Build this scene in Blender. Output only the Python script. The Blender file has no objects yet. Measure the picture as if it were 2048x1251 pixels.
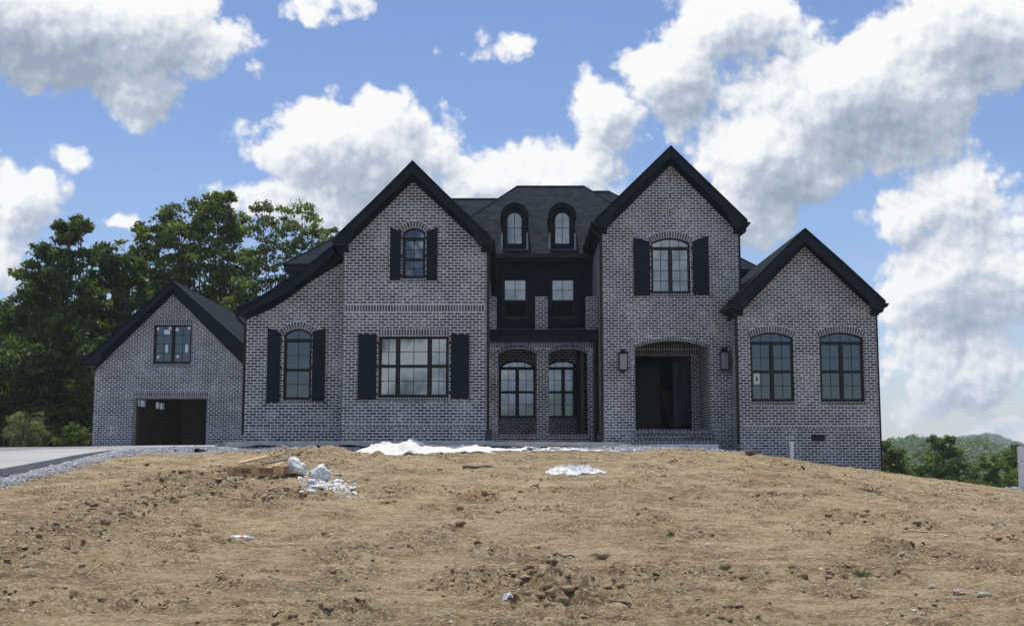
import bpy, math, random
import numpy as np
from mathutils import Vector
from mathutils.geometry import tessellate_polygon
random.seed(7); RNG = np.random.default_rng(11)
R = math.radians
SC = bpy.context.scene
# ------------------------------------------------------------------ camera
FPX, TH, CY, CZ = 2400.0, R(6.77), -33.3, -0.4
cd = bpy.data.cameras.new('camera'); cam = bpy.data.objects.new('camera', cd)
SC.collection.objects.link(cam); SC.camera = cam
cam.location = (0, CY, CZ); cam.rotation_euler = (R(90) + TH, 0, 0)
cd.sensor_width = 36; cd.lens = FPX / 2048 * 36; cd.clip_start = .1; cd.clip_end = 6000
SC.render.resolution_x, SC.render.resolution_y = 1024, 625
SC.view_settings.view_transform = 'Standard'; SC.view_settings.look = 'None'
SC.view_settings.exposure = 0.40; SC.view_settings.gamma = 1
SUN_EL, SUN_AZ = R(72), R(-14)      # azimuth from +Y, negative = to the left
sd = bpy.data.lights.new('sun', 'SUN'); sun = bpy.data.objects.new('sun', sd); SC.collection.objects.link(sun)
sd.energy = 3.8; sd.angle = R(.6); sd.color = (1, .95, .88)
sv = Vector((math.sin(SUN_AZ) * math.cos(SUN_EL), math.cos(SUN_AZ) * math.cos(SUN_EL), math.sin(SUN_EL)))
sun.rotation_euler = sv.to_track_quat('Z', 'Y').to_euler(); sun.location = (0, 0, 40)

def ray(px, py):
    u, v = (px - 1024) / FPX, (625 - py) / FPX
    return Vector((u, math.cos(TH) - math.sin(TH) * v, math.sin(TH) + math.cos(TH) * v))
def P(px, py, Y):
    r = ray(px, py); t = (Y - CY) / r.y
    return (r.x * t, CZ + r.z * t)
def PX(px, py, Y): return P(px, py, Y)[0]
def PZ(py, Y, px=1024): return P(px, py, Y)[1]

# ------------------------------------------------------------------ node helpers
class N:
    def __init__(s, tree): s.t = tree; s.n = tree.nodes; s.l = tree.links
    def new(s, typ, **k):
        nd = s.n.new(typ)
        for a, b in k.items(): setattr(nd, a, b)
        return nd
    def set(s, sock, v):
        if v is None: return
        if isinstance(v, bpy.types.NodeSocket): s.l.new(v, sock)
        else:
            try: sock.default_value = v
            except Exception: sock.default_value = (v[0], v[1], v[2], 1)
    def m(s, op, a, b=None, c=None, clamp=False):
        nd = s.new('ShaderNodeMath', operation=op, use_clamp=clamp)
        s.set(nd.inputs[0], a); s.set(nd.inputs[1], b); s.set(nd.inputs[2], c); return nd.outputs[0]
    def v(s, op, a, b=None):
        nd = s.new('ShaderNodeVectorMath', operation=op); s.set(nd.inputs[0], a)
        if b is not None: s.set(nd.inputs[3 if op == 'SCALE' else 1], b)
        return nd.outputs['Value'] if op in ('LENGTH', 'DOT_PRODUCT', 'DISTANCE') else nd.outputs[0]
    def mix(s, f, a, b):
        nd = s.new('ShaderNodeMix', data_type='RGBA'); s.set(nd.inputs[0], f)
        s.set(nd.inputs[6], a); s.set(nd.inputs[7], b); return nd.outputs[2]
    def rng(s, x, a, b, c=0., d=1., smooth=False):
        nd = s.new('ShaderNodeMapRange'); nd.interpolation_type = 'SMOOTHSTEP' if smooth else 'LINEAR'
        s.set(nd.inputs[0], x)
        for i, q in enumerate((a, b, c, d)): s.set(nd.inputs[i + 1], q)
        return nd.outputs[0]
    def noise(s, vec, scale, detail=4, rough=.55, dist=0., out=0):
        nd = s.new('ShaderNodeTexNoise'); s.set(nd.inputs['Vector'], vec)
        nd.inputs['Scale'].default_value = scale; nd.inputs['Detail'].default_value = detail
        nd.inputs['Roughness'].default_value = rough; nd.inputs['Distortion'].default_value = dist
        return nd.outputs[out]
    def sep(s, vec): nd = s.new('ShaderNodeSeparateXYZ'); s.set(nd.inputs[0], vec); return nd.outputs
    def comb(s, x=0., y=0., z=0.):
        nd = s.new('ShaderNodeCombineXYZ')
        for i, q in enumerate((x, y, z)): s.set(nd.inputs[i], q)
        return nd.outputs[0]
    def bump(s, h, st=.5, dist=.01):
        nd = s.new('ShaderNodeBump'); nd.inputs['Strength'].default_value = st; nd.inputs['Distance'].default_value = dist
        s.set(nd.inputs['Height'], h); return nd.outputs[0]

def mat(name):
    m = bpy.data.materials.new(name); m.use_nodes = True
    n = N(m.node_tree); b = m.node_tree.nodes['Principled BSDF']
    return m, n, b
def simple(name, col, rough=.6, var=.15, scale=6., spec=.5, bump=0., metal=0.):
    m, n, b = mat(name)
    co = n.new('ShaderNodeTexCoord').outputs['Object']
    f = n.noise(co, scale, 5, .6)
    lo = tuple(c * (1 - var) for c in col); hi = tuple(c * (1 + var) for c in col)
    n.set(b.inputs['Base Color'], n.mix(n.rng(f, .3, .7), lo + (1,), hi + (1,)))
    b.inputs['Roughness'].default_value = rough; b.inputs['Specular IOR Level'].default_value = spec
    b.inputs['Metallic'].default_value = metal
    if bump: n.set(b.inputs['Normal'], n.bump(n.noise(co, scale * 3, 5, .6), .6, bump))
    return m

# ------------------------------------------------------------------ world: Nishita sky and broken cumulus
def build_world():
    w = bpy.data.worlds.new('World'); SC.world = w; w.use_nodes = True
    g = bpy.data.node_groups.new('cloud_density', 'ShaderNodeTree')
    g.interface.new_socket('Vector', in_out='INPUT', socket_type='NodeSocketVector')
    g.interface.new_socket('Density', in_out='OUTPUT', socket_type='NodeSocketFloat')
    g.interface.new_socket('Base', in_out='OUTPUT', socket_type='NodeSocketFloat')
    n = N(g); gi = n.new('NodeGroupInput'); go = n.new('NodeGroupOutput')
    vec = gi.outputs[0]
    warp = n.v('SCALE', n.v('SUBTRACT', n.noise(vec, 9, 4, .6, out=1), (.5, .5, .5)), .07)
    vw = n.v('ADD', vec, warp)
    # banks of cloud, as bearing/height of their middle and their half-extent, all as directions
    banks = [(90,40,420,170,1.5),(290,190,110,110,1.1),(50,380,150,110,1.),(150,305,70,60,.85),(-20,500,110,110,.9),
             (500,90,55,100,.6),(650,0,150,50,.7),(1010,80,130,66,.72),(700,290,280,140,1.25),(540,330,100,90,.9),(785,195,55,50,.8),
             (960,350,190,100,1.),(640,410,280,85,1.1),(1220,240,110,150,1.),(1350,150,140,140,1.15),(1470,50,180,120,1.05),(1610,100,100,80,.65),
             (1130,360,200,90,1.),(1730,200,330,160,1.3),(1930,50,260,170,1.25),(1540,320,230,130,1.2),(1440,430,240,110,1.),(1850,400,200,110,1.0),
             (1930,560,260,160,1.12),(1890,740,250,120,.95),(1990,860,240,80,.8),(1780,870,120,35,.5),(240,470,65,38,.8)]
    tot = None
    for px, py, rx, ry, a in banks:
        r = ray(px, py).normalized()
        s = FPX
        q = n.v('MULTIPLY', n.v('SUBTRACT', vw, tuple(r)), (s / rx, s / max(rx, ry) , s / ry))
        e = n.rng(n.v('LENGTH', q), 0., 1.35, a, 0., True)
        tot = e if tot is None else n.m('SMOOTH_MAX', tot, e, .25)
    # elsewhere in the sky: scattered cumulus, unseen; behind the camera it adds fill light
    oth = n.rng(n.noise(vec, 3.2, 3, .5), .47, .66, 0., .95, True)
    yy = n.sep(vec)[1]
    front = n.rng(yy, .72, .86, 0., 1., True)
    up = n.rng(n.sep(vec)[2], .36, .44, 1., 0., True)
    fm = n.m('MULTIPLY', front, up)
    tot = n.m('MULTIPLY', tot, fm)
    tot = n.m('ADD', tot, n.m('MULTIPLY', oth, n.m('SUBTRACT', 1., fm)))
    # fluffy break-up
    f1 = n.noise(vec, 13, 8, .6, 0.)
    vo = n.new('ShaderNodeTexVoronoi', feature='F1'); n.set(vo.inputs['Vector'], n.v('ADD', vec, n.v('SCALE', warp, .22)))
    vo.inputs['Scale'].default_value = 30; vo.inputs['Detail'].default_value = 3; vo.inputs['Roughness'].default_value = .6
    puff = n.m('SUBTRACT', .5, vo.outputs['Distance'])
    d = n.m('ADD', n.m('MULTIPLY', tot, 1.5), n.m('MULTIPLY', n.m('SUBTRACT', f1, .5), 1.5))
    d = n.m('ADD', d, n.m('MULTIPLY', puff, .5))
    n.set(go.inputs[0], d)
    n.set(go.inputs[1], n.m('ADD', n.m('MULTIPLY', tot, 1.5), n.m('MULTIPLY', n.m('SUBTRACT', f1, .5), .7)))

    n = N(w.node_tree); w.node_tree.nodes.clear()
    out = n.new('ShaderNodeOutputWorld')
    sky = n.new('ShaderNodeTexSky', sky_type='NISHITA'); sky.sun_disc = False
    sky.sun_elevation = SUN_EL; sky.sun_rotation = -SUN_AZ if False else SUN_AZ
    sky.altitude = 300; sky.air_density = 1.15; sky.dust_density = .15; sky.ozone_density = 3.0
    D = n.new('ShaderNodeTexCoord').outputs['Generated']
    def dens(v):
        q = n.new('ShaderNodeGroup'); q.node_tree = g; n.set(q.inputs[0], v); return q.outputs
    d0 = dens(D)[0]
    d1 = dens(n.v('ADD', D, (-.004, 0., .006)))[0]; d2, base2 = dens(n.v('ADD', D, (-.012, 0., .030)))[:2]
    mask = n.rng(d0, .32, .68, 0., 1., True)
    edge2 = n.m('SUBTRACT', d0, d2)
    lit = n.m('ADD', n.m('MULTIPLY', edge2, .30), n.m('MULTIPLY', n.m('SUBTRACT', d0, d1), 1.15))
    core = n.rng(base2, .5, 2.2, .66, -.46)
    lit = n.rng(n.m('ADD', lit, core), -.8, .75, 0., 1.)
    col = n.new('ShaderNodeValToRGB'); n.set(col.inputs[0], lit)
    cr = col.color_ramp; cr.elements[0].position = 0; cr.elements[0].color = (.33, .39, .49, 1)
    cr.elements[1].position = 1; cr.elements[1].color = (1., 1., 1., 1)
    e = cr.elements.new(.45); e.color = (.50, .565, .67, 1)
    e = cr.elements.new(.72); e.color = (.76, .80, .87, 1)
    b1 = n.new('ShaderNodeBackground'); n.set(b1.inputs[0], n.v('MULTIPLY', sky.outputs[0], (.93, .95, 1.12))); b1.inputs[1].default_value = .078
    b2 = n.new('ShaderNodeBackground'); n.set(b2.inputs[0], col.outputs[0]); n.set(b2.inputs[1], n.rng(n.sep(D)[1], -.3, .5, 1.6, .74, True))  # clouds behind the camera brightened as added fill light for the facade
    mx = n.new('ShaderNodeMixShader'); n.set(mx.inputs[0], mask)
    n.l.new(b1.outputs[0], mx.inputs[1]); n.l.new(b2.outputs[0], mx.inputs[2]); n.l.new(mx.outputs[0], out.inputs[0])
build_world()
SC.world.cycles.sampling_method = 'MANUAL'; SC.world.cycles.sample_map_resolution = 512

# ------------------------------------------------------------------ object helpers
ORG = {}
def tag(o, label=None, cat=None, group=None, kind=None):
    if label: o['label'] = label
    if cat: o['category'] = cat
    if group: o['group'] = group
    if kind: o['kind'] = kind
    return o
def empty(name, loc, label, cat, group=None):
    o = bpy.data.objects.new(name, None); SC.collection.objects.link(o); o.location = loc
    o.empty_display_size = .3; ORG[o.name] = Vector(loc); return tag(o, label, cat, group)
def link(name, me, mats, parent=None, org=None):
    o = bpy.data.objects.new(name, me); SC.collection.objects.link(o)
    for m in (mats if isinstance(mats, (list, tuple)) else [mats]): me.materials.append(m)
    po = ORG[parent.name] if parent else Vector((0, 0, 0))
    og = Vector(org) if org is not None else (po.copy() if parent else Vector((0, 0, 0)))
    o.location = og - po
    if parent: o.parent = parent
    ORG[o.name] = og; return o
class MB:
    def __init__(s): s.v = []; s.f = []; s.mi = []; s.cur = 0
    def add(s, vs, fs):
        b = len(s.v); s.v += [tuple(q) for q in vs]
        for f in fs: s.f.append(tuple(b + i for i in f)); s.mi.append(s.cur)
        return s
    def box(s, x0, x1, y0, y1, z0, z1):
        x0, x1 = sorted((x0, x1)); y0, y1 = sorted((y0, y1)); z0, z1 = sorted((z0, z1))
        return s.add([(x0,y0,z0),(x1,y0,z0),(x1,y1,z0),(x0,y1,z0),(x0,y0,z1),(x1,y0,z1),(x1,y1,z1),(x0,y1,z1)],
              [(0,3,2,1),(4,5,6,7),(0,1,5,4),(1,2,6,5),(2,3,7,6),(3,0,4,7)])
    def poly(s, outer, y0, y1, holes=()):
        """extrude an xz outline (with holes) from y0 (front) to y1"""
        loops = [list(outer)] + [list(h) for h in holes]
        tri = tessellate_polygon([[Vector((a, b, 0)) for a, b in l] for l in loops])
        flat = [p for l in loops for p in l]; k = len(flat)
        vs = [(a, y0, b) for a, b in flat] + [(a, y1, b) for a, b in flat]; fs = []
        for t in tri:
            a, b, c = (Vector((flat[i][0], flat[i][1], 0)) for i in t)
            t = tuple(t) if (b - a).cross(c - a).z > 0 else tuple(reversed(t))
            fs.append(t); fs.append(tuple(i + k for i in reversed(t)))
        o = 0
        for li, l in enumerate(loops):
            area = sum(l[i][0] * l[(i + 1) % len(l)][1] - l[(i + 1) % len(l)][0] * l[i][1] for i in range(len(l)))
            ccw = (area > 0) == (li == 0)
            for i in range(len(l)):
                a, b = o + i, o + (i + 1) % len(l)
                fs.append((b, a, a + k, b + k) if ccw else (a, b, b + k, a + k))
            o += len(l)
        return s.add(vs, fs)
    def tube(s, pts, rad, seg=8, cap=True):
        pts = [Vector(p) for p in pts]
        rad = rad if isinstance(rad, (list, tuple)) else [rad] * len(pts)
        vs = []; fs = []
        for i, p in enumerate(pts):
            t = (pts[min(i + 1, len(pts) - 1)] - pts[max(i - 1, 0)]).normalized()
            u = t.orthogonal().normalized() if i == 0 else (u - t * u.dot(t)).normalized()
            w = t.cross(u)
            for j in range(seg):
                a = 2 * math.pi * j / seg
                vs.append(p + (u * math.cos(a) + w * math.sin(a)) * rad[i])
        for i in range(len(pts) - 1):
            for j in range(seg):
                a, b = i * seg + j, i * seg + (j + 1) % seg
                fs.append((a, b, b + seg, a + seg))
        if cap:
            fs.append(tuple(reversed(range(seg)))); fs.append(tuple(range((len(pts) - 1) * seg, len(pts) * seg)))
        return s.add(vs, fs)
    def build(s, name, mats, parent=None, org=None, smooth=False, bevel=0):
        po = ORG[parent.name] if parent else Vector((0, 0, 0))
        og = Vector(org) if org is not None else po
        me = bpy.data.meshes.new(name)
        me.from_pydata([(a - og.x, b - og.y, c - og.z) for a, b, c in s.v], [], s.f); me.update()
        o = link(name, me, mats, parent, og)
        me.polygons.foreach_set('material_index', s.mi)
        if smooth: me.polygons.foreach_set('use_smooth', [True] * len(me.polygons))
        if bevel:
            b = o.modifiers.new('bevel', 'BEVEL'); b.width = bevel; b.segments = 2; b.limit_method = 'ANGLE'
        return o
def npmesh(name, verts, faces, mats, parent=None, org=(0, 0, 0), smooth=False, attr=None):
    me = bpy.data.meshes.new(name); nf, k = faces.shape
    me.vertices.add(len(verts)); me.vertices.foreach_set('co', (verts - np.array(org)).astype(np.float32).ravel())
    me.loops.add(nf * k); me.loops.foreach_set('vertex_index', faces.astype(np.int32).ravel())
    me.polygons.add(nf); me.polygons.foreach_set('loop_start', np.arange(0, nf * k, k, dtype=np.int32))
    me.polygons.foreach_set('loop_total', np.full(nf, k, dtype=np.int32))
    if smooth: me.polygons.foreach_set('use_smooth', np.ones(nf, dtype=bool))
    me.update(calc_edges=True)
    if attr:
        for an, av in attr.items():
            a = me.attributes.new(an, 'FLOAT', 'POINT'); a.data.foreach_set('value', av.astype(np.float32))
    return link(name, me, mats, parent, org)

# numpy gradient noise
_perm = RNG.permutation(4096)
def _h(i, j): return _perm[(_perm[i & 4095] + j) & 4095]
def perlin(x, y):
    xi = np.floor(x).astype(int); yi = np.floor(y).astype(int); xf = x - xi; yf = y - yi
    u = xf * xf * xf * (xf * (xf * 6 - 15) + 10); v = yf * yf * yf * (yf * (yf * 6 - 15) + 10)
    def g(ix, iy, dx, dy):
        a = _h(ix, iy) * (2 * math.pi / 4096); return np.cos(a) * dx + np.sin(a) * dy
    n00 = g(xi, yi, xf, yf); n10 = g(xi + 1, yi, xf - 1, yf); n01 = g(xi, yi + 1, xf, yf - 1); n11 = g(xi + 1, yi + 1, xf - 1, yf - 1)
    return (n00 * (1 - u) + n10 * u) * (1 - v) + (n01 * (1 - u) + n11 * u) * v
def fbm(x, y, o=4, g=.5):
    r = 0; a = 1.
    for i in range(o): r = r + a * perlin(x + 17.3 * i, y - 9.1 * i); x = x * 2.03; y = y * 2.03; a *= g
    return r
def cells(x, y):
    """distance to the nearest jittered point: rounded lumps"""
    xi = np.floor(x).astype(int); yi = np.floor(y).astype(int); best = np.full(x.shape, 9.)
    for dx in (-1, 0, 1):
        for dy in (-1, 0, 1):
            a = _h(xi + dx, yi + dy); px = xi + dx + (a % 97) / 97.; py = yi + dy + (a % 89) / 89.
            best = np.minimum(best, (px - x) ** 2 + (py - y) ** 2)
    return np.sqrt(best)
def sst(a, b, x): t = np.clip((x - a) / (b - a), 0, 1); return t * t * (3 - 2 * t)

# ------------------------------------------------------------------ materials
def brick_mat(name, smear=.5, tint=1.):
    m, n, b = mat(name)
    co = n.new('ShaderNodeTexCoord').outputs['Object']; x, y, z = n.sep(co)
    nx = n.m('ABSOLUTE', n.sep(n.new('ShaderNodeNewGeometry').outputs['True Normal'])[0])
    side = n.m('GREATER_THAN', nx, .5)
    u = n.m('ADD', n.m('MULTIPLY', x, n.m('SUBTRACT', 1., side)), n.m('MULTIPLY', y, side))
    uv = n.comb(u, z, 0.)
    wob = n.v('SCALE', n.v('SUBTRACT', n.noise(co, 9, 2, .5, out=1), (.5, .5, .5)), .009)
    br = n.new('ShaderNodeTexBrick'); n.set(br.inputs['Vector'], n.v('ADD', uv, wob))
    br.offset = .5; br.squash = 1
    for k, q in (('Scale', 1.), ('Mortar Size', .0088), ('Mortar Smooth', .25), ('Bias', -.1), ('Brick Width', .203), ('Row Height', .0794)):
        br.inputs[k].default_value = q
    br.inputs['Color1'].default_value = (0, 0, 0, 1); br.inputs['Color2'].default_value = (1, 1, 1, 1)
    rnd = br.outputs['Color']
    ramp = n.new('ShaderNodeValToRGB'); n.set(ramp.inputs[0], rnd); cr = ramp.color_ramp
    cr.elements[0].color = (.013 * tint, .015 * tint, .021 * tint, 1); cr.elements[1].color = (.088 * tint, .088 * tint, .103 * tint, 1)
    e = cr.elements.new(.5); e.color = (.040 * tint, .043 * tint, .053 * tint, 1)
    e = cr.elements.new(.88); e.color = (.085 * tint, .087 * tint, .100 * tint, 1); cr.elements[-1].color = (.24, .243, .26, 1)
    face = n.mix(n.rng(n.noise(n.v('MULTIPLY', co, (1, 1, 2.2)), 17, 6, .75), .48, .78, 0., .55), ramp.outputs[0], (.22, .228, .26, 1))
    face = n.v('MULTIPLY', face, (.92, .98, 1.02))
    face = n.v('SCALE', face, n.rng(n.noise(co, .8, 4, .6), .32, .68, .72, 1.35))
    mor = n.mix(n.noise(co, 20, 4, .6), (.64, .65, .68, 1), (.95, .95, .97, 1))
    sm = n.m('MULTIPLY', n.rng(n.noise(co, 1.3, 5, .65), .44, .70, .05, smear), n.rng(n.noise(co, 13, 6, .8, .6), .46, .66, 0., 1.))
    fac = n.m('MAXIMUM', br.outputs['Fac'], sm)
    colr = n.mix(fac, face, mor)
    # slow weathering over the wall
    colr = n.mix(n.rng(n.noise(co, .55, 3, .5), .35, .7, 0., .05), colr, (.24, .25, .28, 1))
    n.set(b.inputs['Base Color'], colr); b.inputs['Roughness'].default_value = .88
    b.inputs['Specular IOR Level'].default_value = .25
    h = n.m('ADD', n.m('MULTIPLY', n.m('SUBTRACT', 1., br.outputs['Fac']), 1.), n.m('MULTIPLY', n.noise(co, 60, 4, .7), .35))
    n.set(b.inputs['Normal'], n.bump(h, .8, .008))
    return m
def block_mat(name, c=(.070, .073, .088)):
    m, n, b = mat(name); g = n.new('ShaderNodeNewGeometry')
    co = n.new('ShaderNodeTexCoord').outputs['Object']
    r = n.rng(g.outputs['Random Per Island'], 0., 1., .55, 1.6)
    f = n.rng(n.noise(co, 24, 5, .7), .45, .75, 0., .5)
    n.set(b.inputs['Base Color'], n.mix(f, n.v('SCALE', c, r), (.22, .225, .24, 1)))
    b.inputs['Roughness'].default_value = .9; b.inputs['Specular IOR Level'].default_value = .25
    n.set(b.inputs['Normal'], n.bump(n.noise(co, 70, 4, .7), .6, .004)); return m
def shingle_mat():
    m, n, b = mat('shingles')
    co = n.new('ShaderNodeTexCoord').outputs['Object']; x, y, z = n.sep(co)
    nx = n.m('ABSOLUTE', n.sep(n.new('ShaderNodeNewGeometry').outputs['True Normal'])[0])
    side = n.m('GREATER_THAN', nx, .5)
    u = n.m('ADD', n.m('MULTIPLY', x, n.m('SUBTRACT', 1., side)), n.m('MULTIPLY', y, side))
    uv = n.comb(u, z, 0.)
    br = n.new('ShaderNodeTexBrick'); n.set(br.inputs['Vector'], uv); br.offset = .37; br.offset_frequency = 3
    for k, q in (('Scale', 1.), ('Mortar Size', .008), ('Mortar Smooth', 1.), ('Bias', 0.), ('Brick Width', .31), ('Row Height', .105)):
        br.inputs[k].default_value = q
    br.inputs['Color1'].default_value = (0, 0, 0, 1); br.inputs['Color2'].default_value = (1, 1, 1, 1)
    base = n.mix(br.outputs['Color'], (.003, .006, .010, 1), (.016, .023, .034, 1))
    base = n.mix(n.rng(n.noise(co, 40, 5, .8), .35, .8, 0., .4), base, (.026, .036, .050, 1))
    base = n.mix(n.m('MULTIPLY', br.outputs['Fac'], .8), base, (.002, .002, .003, 1))
    n.set(b.inputs['Base Color'], base); b.inputs['Roughness'].default_value = .95; b.inputs['Specular IOR Level'].default_value = .08
    # every course tilts a little, so its butt edge stands out
    saw = n.m('FRACT', n.m('DIVIDE', z, .105))
    h = n.m('ADD', n.m('SUBTRACT', 1., saw), n.m('MULTIPLY', br.outputs['Color'], .5))
    n.set(b.inputs['Normal'], n.bump(h, 1., .012)); return m
def glass_mat():
    m, n, b = mat('window_glass'); m.node_tree.nodes.remove(b)
    out = m.node_tree.nodes['Material Output']
    tr = n.new('ShaderNodeBsdfTransparent'); tr.inputs[0].default_value = (.42, .47, .50, 1)
    gl = n.new('ShaderNodeBsdfGlossy'); gl.inputs['Roughness'].default_value = .015; gl.inputs[0].default_value = (.62, .68, .74, 1)
    fr = n.new('ShaderNodeFresnel'); fr.inputs[0].default_value = 1.9
    mx = n.new('ShaderNodeMixShader'); n.set(mx.inputs[0], n.m('ADD', fr.outputs[0], .05))
    n.l.new(tr.outputs[0], mx.inputs[1]); n.l.new(gl.outputs[0], mx.inputs[2]); n.l.new(mx.outputs[0], out.inputs[0])
    return m
def leaf_mat(name, lo, hi, tr=.42):
    m, n, b = mat(name); g = n.new('ShaderNodeNewGeometry')
    at = n.new('ShaderNodeAttribute'); at.attribute_name = 'tone'
    c = n.mix(at.outputs['Fac'], lo + (1,), hi + (1,))
    n.set(b.inputs['Base Color'], c); b.inputs['Roughness'].default_value = .55; b.inputs['Specular IOR Level'].default_value = .3
    t = n.new('ShaderNodeBsdfTranslucent'); n.set(t.inputs[0], n.v('MULTIPLY', c, (1.3, 1.5, .7)))
    mx = n.new('ShaderNodeMixShader'); mx.inputs[0].default_value = tr
    out = m.node_tree.nodes['Material Output']
    n.l.new(b.outputs[0], mx.inputs[1]); n.l.new(t.outputs[0], mx.inputs[2]); n.l.new(mx.outputs[0], out.inputs[0]); return m

M = dict(
    brick=brick_mat('grey_brick', .85), brick_smeared=brick_mat('grey_brick_smeared', 1.0, .9), block=block_mat('brick_block'),
    mortar=simple('mortar', (.72, .73, .77), .95, .2, 12),
    navy=simple('navy_paint', (.0032, .0085, .0165), .55, .2, 5, .16), shutter=simple('shutter_paint', (.0030, .0090, .0185), .6, .18, 3, .16),
    siding=simple('dark_siding', (.004, .0085, .0185), .6, .15, 3, .15),
    frame=simple('window_frame_black', (.004, .0055, .0068), .45, .2, 5, .25), gutter=simple('gutter_metal', (.008, .0095, .0095), .45, .2, 4, .25),
    shingle=shingle_mat(), glass=glass_mat(), drywall=simple('drywall', (.21, .225, .215), .9, .1, 2),
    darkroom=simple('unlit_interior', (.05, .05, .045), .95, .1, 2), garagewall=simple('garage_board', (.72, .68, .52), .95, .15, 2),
    concrete=simple('concrete', (.40, .40, .39), .9, .22, 3, .3, .004), steel=simple('flashing_metal', (.18, .20, .23), .4, .2, 8, .5, 0, .6),
    wood=simple('raw_pine', (.42, .30, .17), .8, .25, 9, .3, .002), oldwood=simple('weathered_wood', (.15, .12, .09), .9, .3, 14, .3, .002),
    white=simple('white_plastic', (.72, .74, .75), .5, .08, 9, .4), pvc=simple('white_pvc', (.75, .76, .76), .35, .06, 4, .5),
    powder=simple('white_mortar_sand', (.64, .62, .58), .95, .14, 4, .2, .01), poly=simple('polythene', (.80, .82, .83), .55, .12, 14, .4, .006),
    blackpipe=simple('black_pipe', (.012, .012, .012), .5, .2, 8), trimwood=simple('door_casing', (.16, .15, .13), .7, .15, 5),
    paper=simple('paper', (.45, .52, .47), .8, .05, 5), sticker=simple('sticker', (.62, .66, .68), .7, .05, 5), ink=simple('ink', (.02, .03, .03), .8, 0, 5),
    lamp_glass=simple('lantern_glass', (.16, .17, .20), .12, .1, 5, .6), tarp=simple('blue_plastic_sheet', (.022, .034, .052), .5, .3, 3, .3, .02),
    bark=simple('bark', (.10, .085, .07), .95, .3, 12, .2, .02), rock=simple('grey_stone', (.30, .26, .20), .9, .3, 7, .3, .01),
)
def frosted():
    m, n, b = mat('frosted_pane'); t = n.new('ShaderNodeBsdfTranslucent'); t.inputs[0].default_value = (.85, .87, .9, 1)
    n.l.new(t.outputs[0], m.node_tree.nodes['Material Output'].inputs[0]); return m
M['frosted'] = frosted()
def film():
    m, n, b = mat('crumpled_film'); co = n.new('ShaderNodeTexCoord').outputs['Object']
    w = n.noise(co, 7, 5, .7, 1.2); r = n.m('ABSOLUTE', n.m('SUBTRACT', w, .5)); k = n.rng(r, 0., .06, 1., 0.)
    n.set(b.inputs['Base Color'], n.mix(n.m('MULTIPLY', k, n.rng(n.noise(co, 3, 3, .5), .4, .6)), (.78, .80, .81, 1), (.30, .31, .32, 1)))  # fold shade put into the white as dark grey crease lines
    b.inputs['Roughness'].default_value = .5; n.set(b.inputs['Normal'], n.bump(n.m('ADD', w, n.m('MULTIPLY', r, -2.)), 1., .05)); return m
M['poly'] = film()
leafA = leaf_mat('leaves_dark', (.014, .032, .006), (.120, .165, .024))
leafB = leaf_mat('leaves_mid', (.022, .045, .008), (.16, .205, .032))
leafC = leaf_mat('leaves_olive', (.05, .075, .022), (.22, .23, .09))
leafD = leaf_mat('leaves_far', (.06, .10, .05), (.20, .28, .13), .2)

# ------------------------------------------------------------------ terrain
def ground_z(x, y):
    x = np.asarray(x, float); y = np.asarray(y, float); d = y - CY
    base = np.where(d < 31.5, -2.2 + .0615 * d, -.263 + .11 * sst(31.5, 34.5, d))
    base = np.maximum(base, -2.35)
    L = .135 * (np.sqrt((x - 5.15) ** 2 + .5) + (x - 5.15)) / 2 - .02
    L = np.minimum(L, 2.2)
    z = base - np.maximum(L, 0) * sst(2, 30, d)
    # land falls away behind the house on the right, gently behind the garage
    fall = sst(0, 1, (x - 8 + .35 * (y - 2)) / 9.) * np.clip(y - 3.2, 0, 60) * .30
    z = z - np.minimum(fall, 10.5)
    z = z - np.clip((-x - 13) * .02, 0, 1.2) * sst(30, 40, d)
    # wooded ridge on the right horizon
    az = x / np.maximum(d, 1.)
    h1 = -.6 - 85 * np.clip(az - .385, 0, 1) - 30 * np.clip(.35 - az, 0, 1) + 2 * fbm(az * 26, az * 0 + 2, 3)
    h2 = 8.5 - 380 * np.clip(az - .40, 0, 1) - 150 * np.clip(.39 - az, 0, 1) + 3 * fbm(az * 30, az * 0 + 8, 3)
    k = sst(.12, .27, az) * sst(.62, .5, az)
    z1 = z + (np.maximum(h1, -13) - z) * sst(190, 400, d) * k
    z2 = z + (np.maximum(h2, -13) - z) * sst(750, 1120, d) * k
    return np.where(d > 700, np.maximum(z2, z), np.maximum(z1, z))
def at_ground(px, py):
    """walk the view ray to the terrain"""
    r = ray(px, py); t = 4.
    while t < 80:
        x, y, z = r.x * t, CY + r.y * t, CZ + r.z * t
        if z <= float(ground_z(x, y)): break
        t += .03
    return (x, y, float(ground_z(x, y)))
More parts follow.
